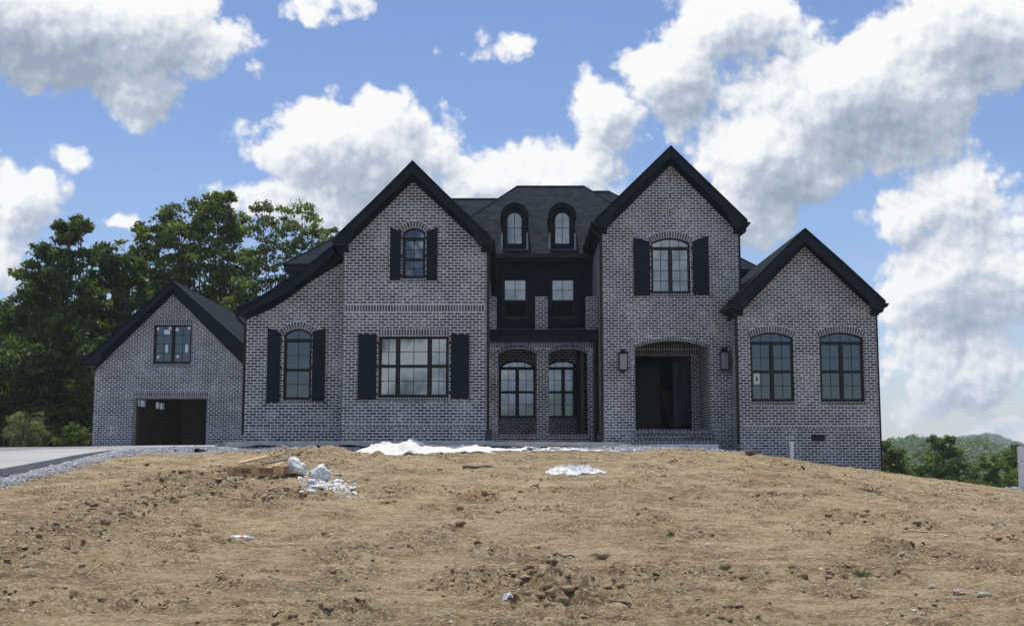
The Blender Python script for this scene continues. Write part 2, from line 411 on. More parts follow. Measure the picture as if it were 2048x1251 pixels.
# clod patches: middle, half-size, roughness
patches = []
for px, py, rx, ry, a in [(1110,1190,190,60,1.),(1250,1200,90,35,.6),(930,1165,110,35,.7),(350,965,110,22,.9),(560,1000,120,22,.9),(450,985,90,16,.9),(800,985,70,16,.7),
        (960,1000,80,16,.7),(380,1085,170,30,.5),(500,1160,110,35,.5),(680,1110,110,30,.55),(1060,990,60,12,.4),(1560,1000,110,12,.55),(1680,1040,150,14,.6),
        (1840,1050,40,14,.8),(1740,990,30,8,.6),(1620,1075,70,10,.5),(1800,1098,120,10,.6),(1400,1060,60,12,.35),(1300,1160,140,30,.55),(1990,1140,80,25,.5),
        (200,1010,120,25,.5),(80,1100,120,35,.4),(250,1200,180,40,.5),(700,1220,160,35,.55),(1500,1230,160,30,.5),(1850,1220,150,30,.4),(900,1060,60,12,.5),
        (1380,925,90,8,.35),(1500,912,25,6,.5),(650,895,80,6,.7),(560,892,40,6,.7),(760,905,30,6,.6)]:
    x, y, z = at_ground(px, py); x2, y2, _ = at_ground(px, py - ry)
    patches.append((x, y, rx * (y - CY) / FPX, max(.25, abs(y2 - y)), a))
def clod_mask(x, y):
    m = np.zeros_like(x)
    for cx, cy, rx, ry, a in patches:
        q = 1 - np.sqrt(((x - cx) / rx) ** 2 + ((y - cy) / ry) ** 2)
        m = np.maximum(m, a * np.clip(q * 1.6, 0, 1))
    w = np.clip(fbm(x * .9 + 3, y * .7, 3) * 1.8 + .02, 0, .5)
    return np.clip(np.maximum(m * (1 + .6 * fbm(x * 2, y * 2, 3)), w * .8), 0, 1.1)
MOUNDS = [(*at_ground(a, b)[:2], c, e) for a, b, c, e in ((560, 903, .32, .13), (665, 905, .45, .12), (755, 915, .2, .14), (350, 972, .5, .13), (450, 985, .45, .09), (1115, 1195, .30, .10), (790, 990, .3, .07), (955, 1000, .3, .07), (1845, 1055, .25, .08))]
DRIVE_EDGE = [(-9.3, -13.6), (-9.45, -11.3), (-9.7, -8.), (-10.1, -4.5), (-10.35, -1.5), (-10.1, .2), (-9.3, .9), (-8.3, 1.2)]
def drive_x(y):
    ys = [p[1] for p in DRIVE_EDGE]; xs = [p[0] for p in DRIVE_EDGE]; return np.interp(y, ys, xs)
def detail(x, y):
    """height of ruts, clods and crumbs on top of the terrain"""
    d = y - CY
    cm = clod_mask(x, y)
    near = sst(34.5, 31.6, d) * sst(200, 20, np.abs(x) * 4)
    dx_ = drive_x(np.clip(y, -34, 1.)) ; side = sst(-.1, .9, x - dx_)
    k = near * side
    big = .035 * fbm(x * .55, y * .8, 4) + .03 * fbm(x * .9 + 40, y * 2.2, 3)
    lump = (.55 - cells(x * 6 + .4 * fbm(x * 3, y * 3, 2), y * 6)) * .085 + (.55 - cells(x * 14, y * 14)) * .028
    crumb = fbm(x * 9, y * 9, 4, .66) * .024 * (.35 + 1.2 * np.clip(cm * 1.5 + fbm(x * 1.3 + 9, y * 1.9, 3), 0, 1))
    # tyre ruts running up and to the left on the right-hand slope
    s = (x - 4.5) * .62 + (y + 14) * .78; t = -(x - 4.5) * .78 + (y + 14) * .62
    rut = 0
    for o in (-3.1, -1.3, .9, 2.6): rut = rut - .055 * np.exp(-((s - o + .25 * perlin(t * .25, t * 0 + o)) / .16) ** 2)
    tread = .006 * np.sin(t * 26) * np.exp(-((s - .9) / .25) ** 2)
    rut = (rut + tread) * sst(-1, 1.5, x) * sst(-30, -24, y)
    streak = .020 * fbm(s * 4.2, t * .9, 3)
    for mx, my, mr, mh in MOUNDS: big = big + mh * np.exp(-((x - mx) / mr) ** 2 - ((y - my) / (mr * .8)) ** 2) * (1 + .7 * fbm(x * 3.1, y * 3.1, 3))
    return k * (big + crumb + cm * (.05 + np.maximum(lump, -.02) * 2.0) + rut + streak)

def build_ground():
    def axis(segs):
        out = [segs[0][0]]
        for a, b, s0, s1 in segs:
            p = a
            while p < b - 1e-6:
                f = (p - a) / (b - a); p = min(b, p + s0 + (s1 - s0) * f); out.append(p)
        return np.array(out)
    r = axis([(0, 4.2, .027, .032), (4.2, 9, .032, .06), (9, 18, .06, .12), (18, 60, .4, 3.), (60, 1000, 5, 40)])
    xs = np.concatenate([-r[::-1][:-1], r])
    ys = axis([(-39, -27.5, .3, .03), (-27.5, -20, .022, .03), (-20, -8, .03, .05), (-8, 4, .05, .08), (4, 60, .5, 2.), (60, 2600, 4, 60)])
    X, Y = np.meshgrid(xs, ys); Z = ground_z(X, Y) + detail(X, Y)
    cm = clod_mask(X, Y)
    V = np.stack([X, Y, Z], -1).reshape(-1, 3); nx = len(xs); ny = len(ys)
    i = np.arange(nx * ny).reshape(ny, nx)
    F = np.stack([i[:-1, :-1], i[:-1, 1:], i[1:, 1:], i[1:, :-1]], -1).reshape(-1, 4)
    # gravel: by the drive and along the walk
    dxe = drive_x(np.clip(Y, -34, 1.))
    g1 = sst(.75, .15, X - dxe) * sst(-16, -12, Y) * (X - dxe > -1)
    dd = Y - CY
    lim = 30.6 + .7 * np.clip(fbm(X * .5, X * 0 + 3, 3), -1, 1) + np.where(X < -6, -1.2 * sst(-6, -9, X), 0) + np.clip(X - 2.2, 0, 4) * .55
    g2 = sst(-.35, .25, dd - lim) * sst(7.3, 6.2, X)
    g3 = np.clip(1 - np.hypot((X - 15.6) / 1.5, (Y - .8) / 2.), 0, 1) * 2
    gr = np.clip(np.maximum(np.maximum(g1, g2), g3) + .35 * fbm(X * 3, Y * 3, 3) * (np.maximum(g1, g2) > .05), 0, 1)
    rd = np.clip(1.3 - np.hypot((X + 9.) / .9, (Y + .9) / .75), 0, 1)
    m, n, b = mat('dirt')
    co = n.new('ShaderNodeTexCoord').outputs['Object']
    A = lambda a: (lambda q: (setattr(q, 'attribute_name', a), q.outputs['Fac'])[1])(n.new('ShaderNodeAttribute'))
    f1 = n.noise(co, .45, 5, .6, .4); f2 = n.noise(co, 5, 7, .72); f3 = n.noise(co, 30, 5, .75)
    c = n.mix(n.rng(f1, .42, .58), (.220, .158, .084, 1), (.385, .292, .163, 1))
    c = n.mix(n.rng(f2, .42, .66, 0., .8), c, (.58, .465, .285, 1))
    c = n.mix(n.rng(n.noise(n.v('MULTIPLY', co, (1, 1.6, 1)), 2.3, 7, .75), .48, .62, 0., .85), c, (.150, .094, .048, 1))
    c = n.mix(n.rng(n.noise(co, 1.1, 5, .65), .60, .74, 0., .5), c, (.36, .31, .25, 1))
    c = n.mix(n.m('MULTIPLY', A('clod'), n.rng(f2, .35, .6, .8, .15)), c, (.165, .108, .062, 1))
    c = n.mix(n.rng(f3, .53, .63, 0., .85), c, (.68, .57, .38, 1))
    c = n.mix(n.rng(f3, .46, .36, 0., .7), c, (.085, .055, .030, 1))
    st = n.new('ShaderNodeMapping'); n.set(st.inputs[0], co); st.inputs['Rotation'].default_value = (0, 0, R(38)); st.inputs['Scale'].default_value = (.35, 2.2, 1)
    c = n.mix(n.rng(n.noise(st.outputs[0], 1.4, 6, .65), .50, .68, 0., .6), c, (.56, .45, .29, 1))
    c = n.mix(n.rng(n.noise(n.v('MULTIPLY', co, (1., 3.2, 1)), 7, 6, .75), .54, .66, 0., .55), c, (.16, .105, .055, 1))
    c = n.mix(n.m('MULTIPLY', A('track'), n.rng(n.noise(co, 3, 5, .7), .35, .6, .1, .75)), c, (.52, .41, .255, 1))
    # orange clay seams and grey dust
    c = n.mix(n.rng(n.noise(co, .8, 3, .6), .62, .72, 0., .4), c, (.34, .19, .075, 1))
    gc = n.mix(n.rng(n.noise(co, 34, 5, .85), .35, .66), (.10, .105, .115, 1), (.50, .51, .54, 1))
    c = n.mix(A('gravel'), c, gc)
    c = n.mix(n.m('MULTIPLY', A('red'), n.rng(n.noise(co, 9, 4, .7), .35, .6)), c, (.16, .045, .03, 1))
    far = n.rng(n.sep(co)[1], 6., 14.)
    c = n.mix(far, c, (.05, .07, .02, 1))
    n.set(b.inputs['Base Color'], c); b.inputs['Roughness'].default_value = .95; b.inputs['Specular IOR Level'].default_value = .15
    h = n.m('ADD', n.m('MULTIPLY', f2, 1.), n.m('MULTIPLY', f3, .5)); h = n.m('ADD', h, n.m('MULTIPLY', n.noise(co, 130, 3, .7), .25))
    n.set(b.inputs['Normal'], n.bump(h, 1., .09))
    s_ = (X - 4.5) * .62 + (Y + 14) * .78; t_ = -(X - 4.5) * .78 + (Y + 14) * .62; tk = 0
    for o_ in (-3.1, -1.3, .9, 2.6): tk = tk + np.exp(-((s_ - o_ + .25 * perlin(t_ * .25, t_ * 0 + o_)) / .26) ** 2)
    u_ = X + .8 - .10 * (Y + 16); 
    for o_ in (-.8, .85): tk = tk + .8 * np.exp(-((u_ - o_ + .5 * perlin(Y * .15, Y * 0 + 5)) / .30) ** 2) * sst(-26, -22, Y) * sst(-4, -8, Y)
    tk = np.clip(tk * (.6 + .8 * fbm(X * 1.5, Y * 1.5, 3)), 0, 1)
    o = npmesh('ground', V, F, m, smooth=True, attr={'clod': cm.ravel(), 'gravel': gr.ravel(), 'red': rd.ravel(), 'track': tk.ravel()})
    tag(o, kind='structure')
build_ground()
def gz(x, y): return float(ground_z(x, y) + detail(np.array([float(x)]), np.array([float(y)]))[0])

# loose clods and stones
def ico():
    import bmesh
    bm = bmesh.new(); bmesh.ops.create_icosphere(bm, subdivisions=2, radius=1)
    v = np.array([q.co[:] for q in bm.verts]); f = np.array([[w.index for w in q.verts] for q in bm.faces]); bm.free(); return v, f
ICOV, ICOF = ico()
def lumps(name, pts, size, mats, squash=.65, rough=.28, sink=.25, label=None):
    k = len(pts); nv = len(ICOV)
    var = []
    for i in range(24):
        s = np.random.default_rng(i); a = s.normal(size=(5, 3)); r = np.ones(nv)
        for q in a: r = r + rough * np.sin(ICOV @ q * 2.2 + s.uniform(0, 6)) * .6
        var.append(ICOV * r[:, None])
    var = np.array(var)
    pick = RNG.integers(0, 24, k); sc = size[:, None] * np.stack([RNG.uniform(.8, 1.35, k), RNG.uniform(.8, 1.35, k), RNG.uniform(.6, 1.1, k) * squash / .8], -1)
    ang = RNG.uniform(0, 6.28, k); c, s_ = np.cos(ang)[:, None], np.sin(ang)[:, None]
    V = var[pick] * sc[:, None, :]
    X = V[..., 0] * c - V[..., 1] * s_; Y = V[..., 0] * s_ + V[..., 1] * c
    V = np.stack([X, Y, V[..., 2]], -1) + np.array(pts)[:, None, :]; V[..., 2] += (size * squash * (1 - sink * 2) * .6)[:, None]
    F = ICOF[None] + (np.arange(k) * nv)[:, None, None]
    tone = np.repeat(RNG.uniform(0, 1, k), nv)
    return npmesh(name, V.reshape(-1, 3), F.reshape(-1, 3), mats, smooth=False, attr={'tone': tone})
def tone_mat(name, a, b_, rough=.95):
    m, n, b = mat(name); at = n.new('ShaderNodeAttribute'); at.attribute_name = 'tone'
    co = n.new('ShaderNodeTexCoord').outputs['Object']
    f = n.m('ADD', n.m('MULTIPLY', at.outputs['Fac'], .7), n.m('MULTIPLY', n.noise(co, 30, 5, .7), .5))
    n.set(b.inputs['Base Color'], n.mix(f, a + (1,), b_ + (1,))); b.inputs['Roughness'].default_value = rough
    b.inputs['Specular IOR Level'].default_value = .2
    n.set(b.inputs['Normal'], n.bump(n.noise(co, 90, 4, .75), 1., .012)); return m
def scatter_soil():
    # crumbs and clods, thick where the ground is churned
    def batch(n_try, keep, x0, x1, y0, y1):
        x = RNG.uniform(x0, x1, n_try); y = RNG.uniform(y0, y1, n_try); cm = clod_mask(x, y)
        s = RNG.uniform(0, 1, n_try) < keep(cm); s &= x > drive_x(np.clip(y, -34, 1.)) + .5
        return x[s], y[s], cm[s]
    X, Y, C = batch(90000, lambda c: np.clip((c - .12) * .85, .03, 1), -10, 12, -26.5, -3.5)
    sz = RNG.gamma(1.6, .0065, len(X)) * (.5 + 1.2 * C) + .005
    # bigger blocks in the heaps
    X2, Y2, C2 = batch(12000, lambda c: np.clip((c - .62) * .8, 0, 1), -10, 12, -26.5, -3.5)
    s2 = RNG.gamma(2.2, .011, len(X2)) + .010
    X = np.concatenate([X, X2]); Y = np.concatenate([Y, Y2]); sz = np.minimum(np.concatenate([sz, s2]), .048)
    Z = ground_z(X, Y) + detail(X, Y)
    o = lumps('soil_clods', np.stack([X, Y, Z], -1), sz, tone_mat('clods', (.17, .118, .064), (.38, .29, .18)), .6, .42, .38)
    tag(o, 'loose brown clods and crumbs of soil strewn over the graded slope', 'soil clods', kind='stuff')
    n = 2400; x = RNG.uniform(-9.5, 13, n); y = RNG.uniform(-26.5, -2, n)
    z = ground_z(x, y) + detail(x, y)
    o = lumps('pebbles', np.stack([x, y, z], -1), np.minimum(RNG.gamma(2., .0036, n) + .003, .022), tone_mat('pebbles', (.35, .28, .19), (.74, .68, .56)), .6, .3)
    tag(o, 'small pale stones and chips scattered over the brown dirt', 'pebbles', kind='stuff')
    # gravel
    n = 42000; x = RNG.uniform(-10.6, 6.9, n); y = RNG.uniform(-3.2, -.2, n) + np.where(x > 2.2, (x - 2.2) * .45, 0)
    k = RNG.uniform(0, 1, n) < sst(-3.2, -1.9, y - np.where(x > 2.2, (x - 2.2) * .45, 0) - .6 * fbm(x * .6, y * 0, 2)); x, y = x[k], y[k]
    n2 = 16000; y2 = RNG.uniform(-15, -1, n2); x2 = drive_x(y2) + .05 + np.abs(RNG.normal(0, .30, n2))
    n3 = 3500; a = RNG.uniform(0, 6.28, n3); rr = np.sqrt(RNG.uniform(0, 1, n3)); x3 = 15.6 + 1.6 * rr * np.cos(a); y3 = .8 + 1.8 * rr * np.sin(a)
    z3 = .30 * np.clip(1 - rr, 0, 1)
    X = np.concatenate([x, x2, x3]); Y = np.concatenate([y, y2, y3]); Z = ground_z(X, Y) + detail(X, Y); Z[-n3:] += z3
    s = RNG.gamma(2.5, .0042, len(X)) + .004; s[-n3:] *= 1.6
    o = lumps('gravel', np.stack([X, Y, Z], -1), s, tone_mat('gravel', (.12, .125, .135), (.46, .47, .50)), .7, .3)
    tag(o, 'blue grey crushed gravel banked along the walk and the driveway edge', 'gravel', kind='stuff')
scatter_soil()

# ------------------------------------------------------------------ paving
def paving():
    # driveway slab, its right-hand edge curving to the garage
    mb = MB(); ys = np.linspace(-33, 23, 113); rows = []
    def dz(y):
        d = y - CY; return float(np.interp(d, [0, 22, 27, 31.5, 34, 37, 40, 44, 60], [-2.02, -.665, -.41, -.235, -.16, -.10, -.05, 0., .0]))
    cols = [-40, -30, -22, -17, -14, -12, None]
    for y in ys:
        xr = float(drive_x(y)) if y < 1.2 else (-8.2 if y < 10.6 else -9.4)
        row = [(c if c is not None else xr, y, dz(y) - max(0, (-(c if c is not None else xr) - 10.5) * .014)) for c in cols]
        rows.append(row)
    v = [p for r_ in rows for p in r_]; nc = len(cols); nv = len(v)
    v += [(a, b, c - .15) for a, b, c in v]
    f = []
    for i in range(len(rows) - 1):
        for j in range(nc - 1): a = i * nc + j; f.append((a, a + 1, a + nc + 1, a + nc))
        a = i * nc + nc - 1; f.append((a, a + nv, a + nc + nv, a + nc))
    for j in range(nc - 1): f.append((j, j + nv, j + 1 + nv, j + 1))
    m, n, b = mat('driveway_concrete'); co = n.new('ShaderNodeTexCoord').outputs['Object']
    c = n.mix(n.rng(n.noise(co, .7, 5, .6), .35, .65), (.24, .245, .25, 1), (.33, .33, .325, 1))
    c = n.mix(n.rng(n.noise(n.v('MULTIPLY', co, (2.5, .4, 1)), 2, 5, .7), .55, .75, 0., .5), c, (.26, .255, .25, 1))
    yy = n.sep(co)[1]; jn = n.rng(n.m('ABSOLUTE', n.m('SUBTRACT', n.m('FRACT', n.m('DIVIDE', yy, 3.6)), .5)), .494, .498, 0., .7)
    c = n.mix(jn, c, (.10, .10, .10, 1)); c = n.mix(n.rng(n.noise(co, 1.9, 6, .7), .5, .68, 0., .5), c, (.36, .30, .22, 1))
    n.set(b.inputs['Base Color'], c); b.inputs['Roughness'].default_value = .9
    n.set(b.inputs['Normal'], n.bump(n.noise(co, 60, 4, .7), .5, .004))
    mb.add(v, f); tag(mb.build('driveway', m), kind='structure')
    # walk along the front of the house: only its edge shows from down here
    top = [(430,883.5,1.0),(520,880.5,-.9),(700,880.5,-1.1),(970,881,-1.1),(1205,883,.2),(1290,888,.6),(1360,893.5,.9),(1420,898.5,1.2),(1452,903,1.5)]
    mb = MB(); tp = [(*P(a, b_, Y), Y) for a, b_, Y in top]; pts = []
    for i in range(len(tp) - 1):
        for k in range(8):
            t = k / 8; q = [tp[i][j] * (1 - t) + tp[i + 1][j] * t for j in range(3)]
            q[1] += .010 * math.sin(q[0] * 7) + .006 * math.sin(q[0] * 23 + 1); pts.append(q)
    pts.append(list(tp[-1])); k = len(pts)
    v = [(x, Y, z) for x, z, Y in pts] + [(x, Y + .01, z - .13 - .02 * math.sin(x * 3.1)) for x, z, Y in pts]
    v += [(x, (5.1 if x > .2 else (.55 if x < -4.9 else -.02)) if x < 6 else 1.9, z + (.004)) for x, z, Y in pts]
    f = [(i, i + k, i + k + 1, i + 1) for i in range(k - 1)] + [(i, i + 1, i + 1 + 2 * k, i + 2 * k) for i in range(k - 1)]
    mb.add(v, f); tag(mb.build('walkway', M['concrete']), kind='structure')
paving()

# ------------------------------------------------------------------ the house
YA, YB, YF, YD, YR, YC, YG = 0., .6, 2.0, 3.2, 5.2, 8.0, 10.8
YDB = YD + 2.15
ZB = -1.4
HOUSE = empty('brick_house', (-.5, 4, 0), 'large two-storey grey brick house with dark shutters, steep gables and an open arched entry', 'house')
GAR = empty('brick_garage', (PX(340, 800, YG), YG, 0), 'grey brick garage wing with an open doorway and one steep gable, left of the house', 'garage')

def arc(x0, x1, z, rise, k=14, lo=True):
    """segmental arch points from left springing to right"""
    w = (x1 - x0) / 2; r = (w * w + rise * rise) / (2 * rise); cx = (x0 + x1) / 2; cz = z + rise - r
    a = math.asin(min(1, w / r)); a = a if rise <= w else math.pi - a
    return [(cx + r * math.sin(t), cz + r * math.cos(t)) for t in [(-a + 2 * a * i / k) for i in range(k + 1)]]
def arched(x0, x1, z0, zs, rise, k=14):
    if rise <= 0: return [(x0, z0), (x1, z0), (x1, zs), (x0, zs)]
    return [(x0, z0), (x1, z0)] + list(reversed(arc(x0, x1, zs, rise, k)))
def ring(mb, x0, x1, zs, rise, th, Y, proud=.006, bw=.079, depth=.1, k=None):
    """voussoirs standing on a segmental arch, plus the mortar bed behind them"""
    w = (x1 - x0) / 2; r = (w * w + rise * rise) / (2 * rise); cx = (x0 + x1) / 2; cz = zs + rise - r
    a = math.asin(min(1, w / r)); n = k or max(5, int(round(2 * a * (r + th * .3) / bw))); ha = a
    pl = lambda rr, t: (cx + rr * math.sin(t), cz + rr * math.cos(t))
    mb.cur = 1
    seg = 24; o = [pl(r, -ha + 2 * ha * i / seg) for i in range(seg + 1)] + [pl(r + th + .01, ha - 2 * ha * i / seg) for i in range(seg + 1)]
    mb.poly(o, Y - proud * .45, Y + depth * .5)
    mb.cur = 0; g = .0065
    for i in range(n):
        t0, t1 = -ha + 2 * ha * i / n, -ha + 2 * ha * (i + 1) / n
        jt = random.uniform(-.004, .004); y0 = Y - proud + random.uniform(-.001, .002)
        ps = [pl(r + .003, t0 + g / r), pl(r + .003, t1 - g / r), pl(r + th + jt, t1 - g / (r + th)), pl(r + th + jt, t0 + g / (r + th))]
        mb.poly(ps, y0, Y + depth)
def course(mb, x0, x1, z0, z1, Y, bw=.079, proud=.006, depth=.06, axis='x'):
    """a row of bricks on end"""
    n = max(1, int(round((x1 - x0) / bw))); w = (x1 - x0) / n; g = .0065
    mb.cur = 1; mb.box(x0, x1, Y - proud * .45, Y + depth * .5, z0 - .004, z1 + .004); mb.cur = 0
    for i in range(n):
        y0 = Y - proud + random.uniform(-.001, .002)
        mb.box(x0 + i * w + g, x0 + (i + 1) * w - g, y0, Y + depth, z0 + .005 + random.uniform(0, .002), z1 - .005)
BM = lambda: [M['block'], M['mortar']]

def interior(parent, x0, x1, z0, z1, Y, depth=1.7, m='drywall', name='interior_wall', pad=.05):
    mb = MB(); a, b, c, d = x0 - pad, x1 + pad, z0 - .25, z1 + .2; y0, y1 = Y, Y + depth
    mb.box(a, b, y1, y1 + .05, c, d); mb.box(a - .05, a, y0, y1 + .05, c, d); mb.box(b, b + .05, y0, y1 + .05, c, d)
    mb.box(a - .05, b + .05, y0, y1 + .05, d, d + .05); mb.box(a - .05, b + .05, y0, y1 + .05, c - .05, c)
    return mb.build(name, M[m], parent)
def window(parent, px0, px1, pyt, pys, pyb, Y, units=1, bar=None, mid=None, rows=4, tcols=2, ucols=2, uw=None, open_low=False, room='drywall', room_d=1.7, fr=.055, rec=.07, interiors=True):
    """frame mesh with its pane as a sub-part; pyt crown, pys springing (= pyt when flat), bar = transom bar px, mid = meeting rail px"""
    pm = (pyt + pyb) / 2; x0, x1 = PX(px0, pm, Y), PX(px1, pm, Y)
    pc = (px0 + px1) / 2
    zt, zs, zb = PZ(pyt, Y, pc), PZ(pys, Y, pc), PZ(pyb, Y, pc); rise = zt - zs if pys > pyt + 1 else 0
    zs = zs if rise else zt
    y0 = Y + rec; mb = MB(); pane = MB(); top = zs - fr
    out = arched(x0 + .003, x1 - .003, zb + .003, zs, rise - .003 if rise else 0)
    holes = []
    zbar = PZ(bar, Y, pc) if bar else None
    body_top = (zbar - .045) if bar else (zs - fr)
    if bar:
        a0, a1 = x0 + fr, x1 - fr
        if rise:
            w = (x1 - x0) / 2; r = (w * w + rise * rise) / (2 * rise); cz = zs + rise - r; cx = (x0 + x1) / 2; r2 = r - fr
            zlo = zbar + .035; xs = [a0 + (a1 - a0) * i / 16 for i in range(17)]
            tp = [(xx, max(zlo + .001, cz + math.sqrt(max(0, r2 * r2 - (xx - cx) ** 2)))) for xx in xs]
            tp = [q for q in tp if q[1] > zlo + .006]
            holes.append([(tp[0][0], zlo), (tp[-1][0], zlo)] + tp[::-1]); th = tp
        else: holes.append([(a0, zbar + .035), (a1, zbar + .035), (a1, zs - fr), (a0, zs - fr)]); th = None
    uw = uw or [1.] * units; tot = sum(uw); gap = .085
    W = (x1 - x0 - 2 * fr - gap * (units - 1)); cur = x0 + fr; cells_ = []
    for q in uw:
        w = W * q / tot; cells_.append((cur, cur + w)); cur += w + gap
    zm = PZ(mid, Y, pc) if mid else None
    for a, b in cells_:
        if zm: holes += [[(a, zm + .022), (b, zm + .022), (b, body_top), (a, body_top)], [(a, zb + fr * 1.5), (b, zb + fr * 1.5), (b, zm - .022), (a, zm - .022)]]
        else: holes.append([(a, zb + fr * 1.5), (b, zb + fr * 1.5), (b, body_top), (a, body_top)])
    mb.poly(out, y0, y0 + .07, holes)
    # stepped sash inside each light
    for h in holes[(1 if bar else 0):]:
        a, z0_, b, z1_ = h[0][0], h[0][1], h[1][0], h[2][1]; s = .022
        mb.poly([(a - .002, z0_ - .002), (b + .002, z0_ - .002), (b + .002, z1_ + .002), (a - .002, z1_ + .002)], y0 + .022, y0 + .06, [[(a + s, z0_ + s), (b - s, z0_ + s), (b - s, z1_ - s), (a + s, z1_ - s)]])
    mt = .0085
    if bar:
        hz = holes[0]
        for i in range(1, tcols):
            xx = hz[0][0] + (hz[1][0] - hz[0][0]) * i / tcols
            zz = zs + rise if not rise else cz + math.sqrt(max(0, r2 * r2 - (xx - cx) ** 2))
            mb.box(xx - mt, xx + mt, y0 + .03, y0 + .052, zbar + .03, zz + .003)
    for i, (a, b) in enumerate(cells_):
        segs = [(zb + fr * 1.5, body_top)] if not zm else [(zm + .022, body_top), (zb + fr * 1.5, zm - .022)]
        for si, (z0_, z1_) in enumerate(segs):
            rr = rows if not zm else rows // 2
            if open_low and si == 1: continue
            for c in range(1, ucols):
                xx = a + (b - a) * c / ucols; mb.box(xx - mt, xx + mt, y0 + .03, y0 + .052, z0_, z1_)
            for r_ in range(1, rr):
                zz = z0_ + (z1_ - z0_) * r_ / rr; mb.box(a, b, y0 + .031, y0 + .051, zz - mt, zz + mt)
    o = mb.build('window', M['frame'], parent)
    for i, h in enumerate(holes):
        if open_low and i == len(holes) - 1: continue
        pane.poly([(px_, pz_) for px_, pz_ in h], y0 + .040, y0 + .044)
    pane.build('pane', M['glass'], o)
    if interiors: interior(parent, x0, x1, zb, zs + rise, y0 + .075, room_d, room)
    return o, arched(x0, x1, zb, zs, rise), (x0, x1, zb, zs, rise)
def sill(mb, x0, x1, zb, Y, h=.085):
    course(mb, x0 - .02, x1 + .02, zb - h - .002, zb - .002, Y, .079, .028, .10)
def shutter(px0, px1, pyo, pyi, pyb, Y, outer_left):
    """plank shutter; pyo = top at its outer edge, pyi = top at the window side"""
    pm = (pyo + pyb) / 2; x0, x1 = PX(px0, pm, Y), PX(px1, pm, Y); zb = PZ(pyb, Y, px0); zo, zi = PZ(pyo, Y, px0), PZ(pyi, Y, px0)
    f = lambda t: zo + (zi - zo) * ((1 - math.cos(t * math.pi / 2)) * .25 + t * .75)     # t from outer edge to window
    top = lambda x: f((x - x0) / (x1 - x0) if outer_left else (x1 - x) / (x1 - x0))
    mb = MB(); npk = 4; y0, y1 = Y - .055, Y - .012
    for i in range(npk):
        a, b = x0 + (x1 - x0) * i / npk + .006, x0 + (x1 - x0) * (i + 1) / npk - .006
        mb.poly([(a, zb), (b, zb), (b, top(b)), ((a + b) / 2, top((a + b) / 2)), (a, top(a))], y0, y1)
    mb.box(x0 + .005, x1 - .005, y0 + .012, y1 + .004, zb + .01, min(top(x0), top(x1)) - .01)
    xs = [x0 + (x1 - x0) * i / 8 for i in range(9)]
    mb.poly([(x, top(x) - .085) for x in xs] + [(x, top(x) + .006) for x in reversed(xs)], y0 - .014, y0 + .004)
    o = mb.build('shutter', M['shutter'], HOUSE)
    xi = x1 if outer_left else x0; s = 1 if outer_left else -1
    h = MB(); H = min(zo, zi) - zb
    for t in (.09, .5, .88):
        h = MB(); h.box(xi - s * .03, xi + s * .045, Y - .03, Y - .003, zb + H * t - .035, zb + H * t + .035); h.build('hinge', M['frame'], o)
    xo = x0 if outer_left else x1; dg = MB()
    dg.tube([(xo + s * .04, Y - .062, zb + .02), (xo + s * .01, Y - .065, zb - .02), (xo - s * .02, Y - .06, zb - .005), (xo - s * .04, Y - .055, zb - .05), (xo - s * .02, Y - .05, zb - .085), (xo, Y - .03, zb - .07), (xo + s * .01, Y + .01, zb - .06)], .009, 6)
    dg.build('shutter_dog', M['frame'], o)

def px_poly(pts, Y): return [P(a, b, Y) for a, b in pts]
WALLS = {}
# --- windows first: their outlines cut the walls
oA1 = window(HOUSE, 757, 897, 671, 671, 795, YA, units=3, mid=731, rows=4, uw=[1, 1.85, 1])
oA2 = window(HOUSE, 805, 851, 454, 466, 557, YA, units=1, bar=475.5, mid=517.5, rows=4)
oB = window(HOUSE, 567, 623, 656, 668, 800, YB, units=1, bar=678.5, mid=738.5, rows=4)
oD = window(HOUSE, 1302, 1380.5, 474, 485, 587, YD, units=2, bar=494.5, rows=4, tcols=4)
oF1 = window(HOUSE, 1501, 1588, 663, 674, 803, YF, units=2, bar=684, mid=742, rows=4, tcols=4)
oF2 = window(HOUSE, 1640, 1728, 663, 674, 803, YF, units=2, bar=684, mid=742, rows=4, tcols=4)
oR1 = window(HOUSE, 998, 1071, 719, 733, 836, YC, units=2, bar=734.5, mid=783, rows=4, tcols=4)
oR2 = window(HOUSE, 1090, 1163, 719, 733, 836, YC, units=2, bar=734.5, mid=783, rows=4, tcols=4)
oC1 = window(HOUSE, 1005.5, 1055, 555, 555, 638, YC, units=1, mid=601, rows=4, open_low=True, room_d=3.)
oC2 = window(HOUSE, 1101, 1151, 555, 555, 638, YC, units=1, mid=601, rows=4, open_low=True, room_d=3.)
oG = window(GAR, 307, 383, 648, 648, 727, YG, units=2, rows=4, interiors=True, room_d=2.5)

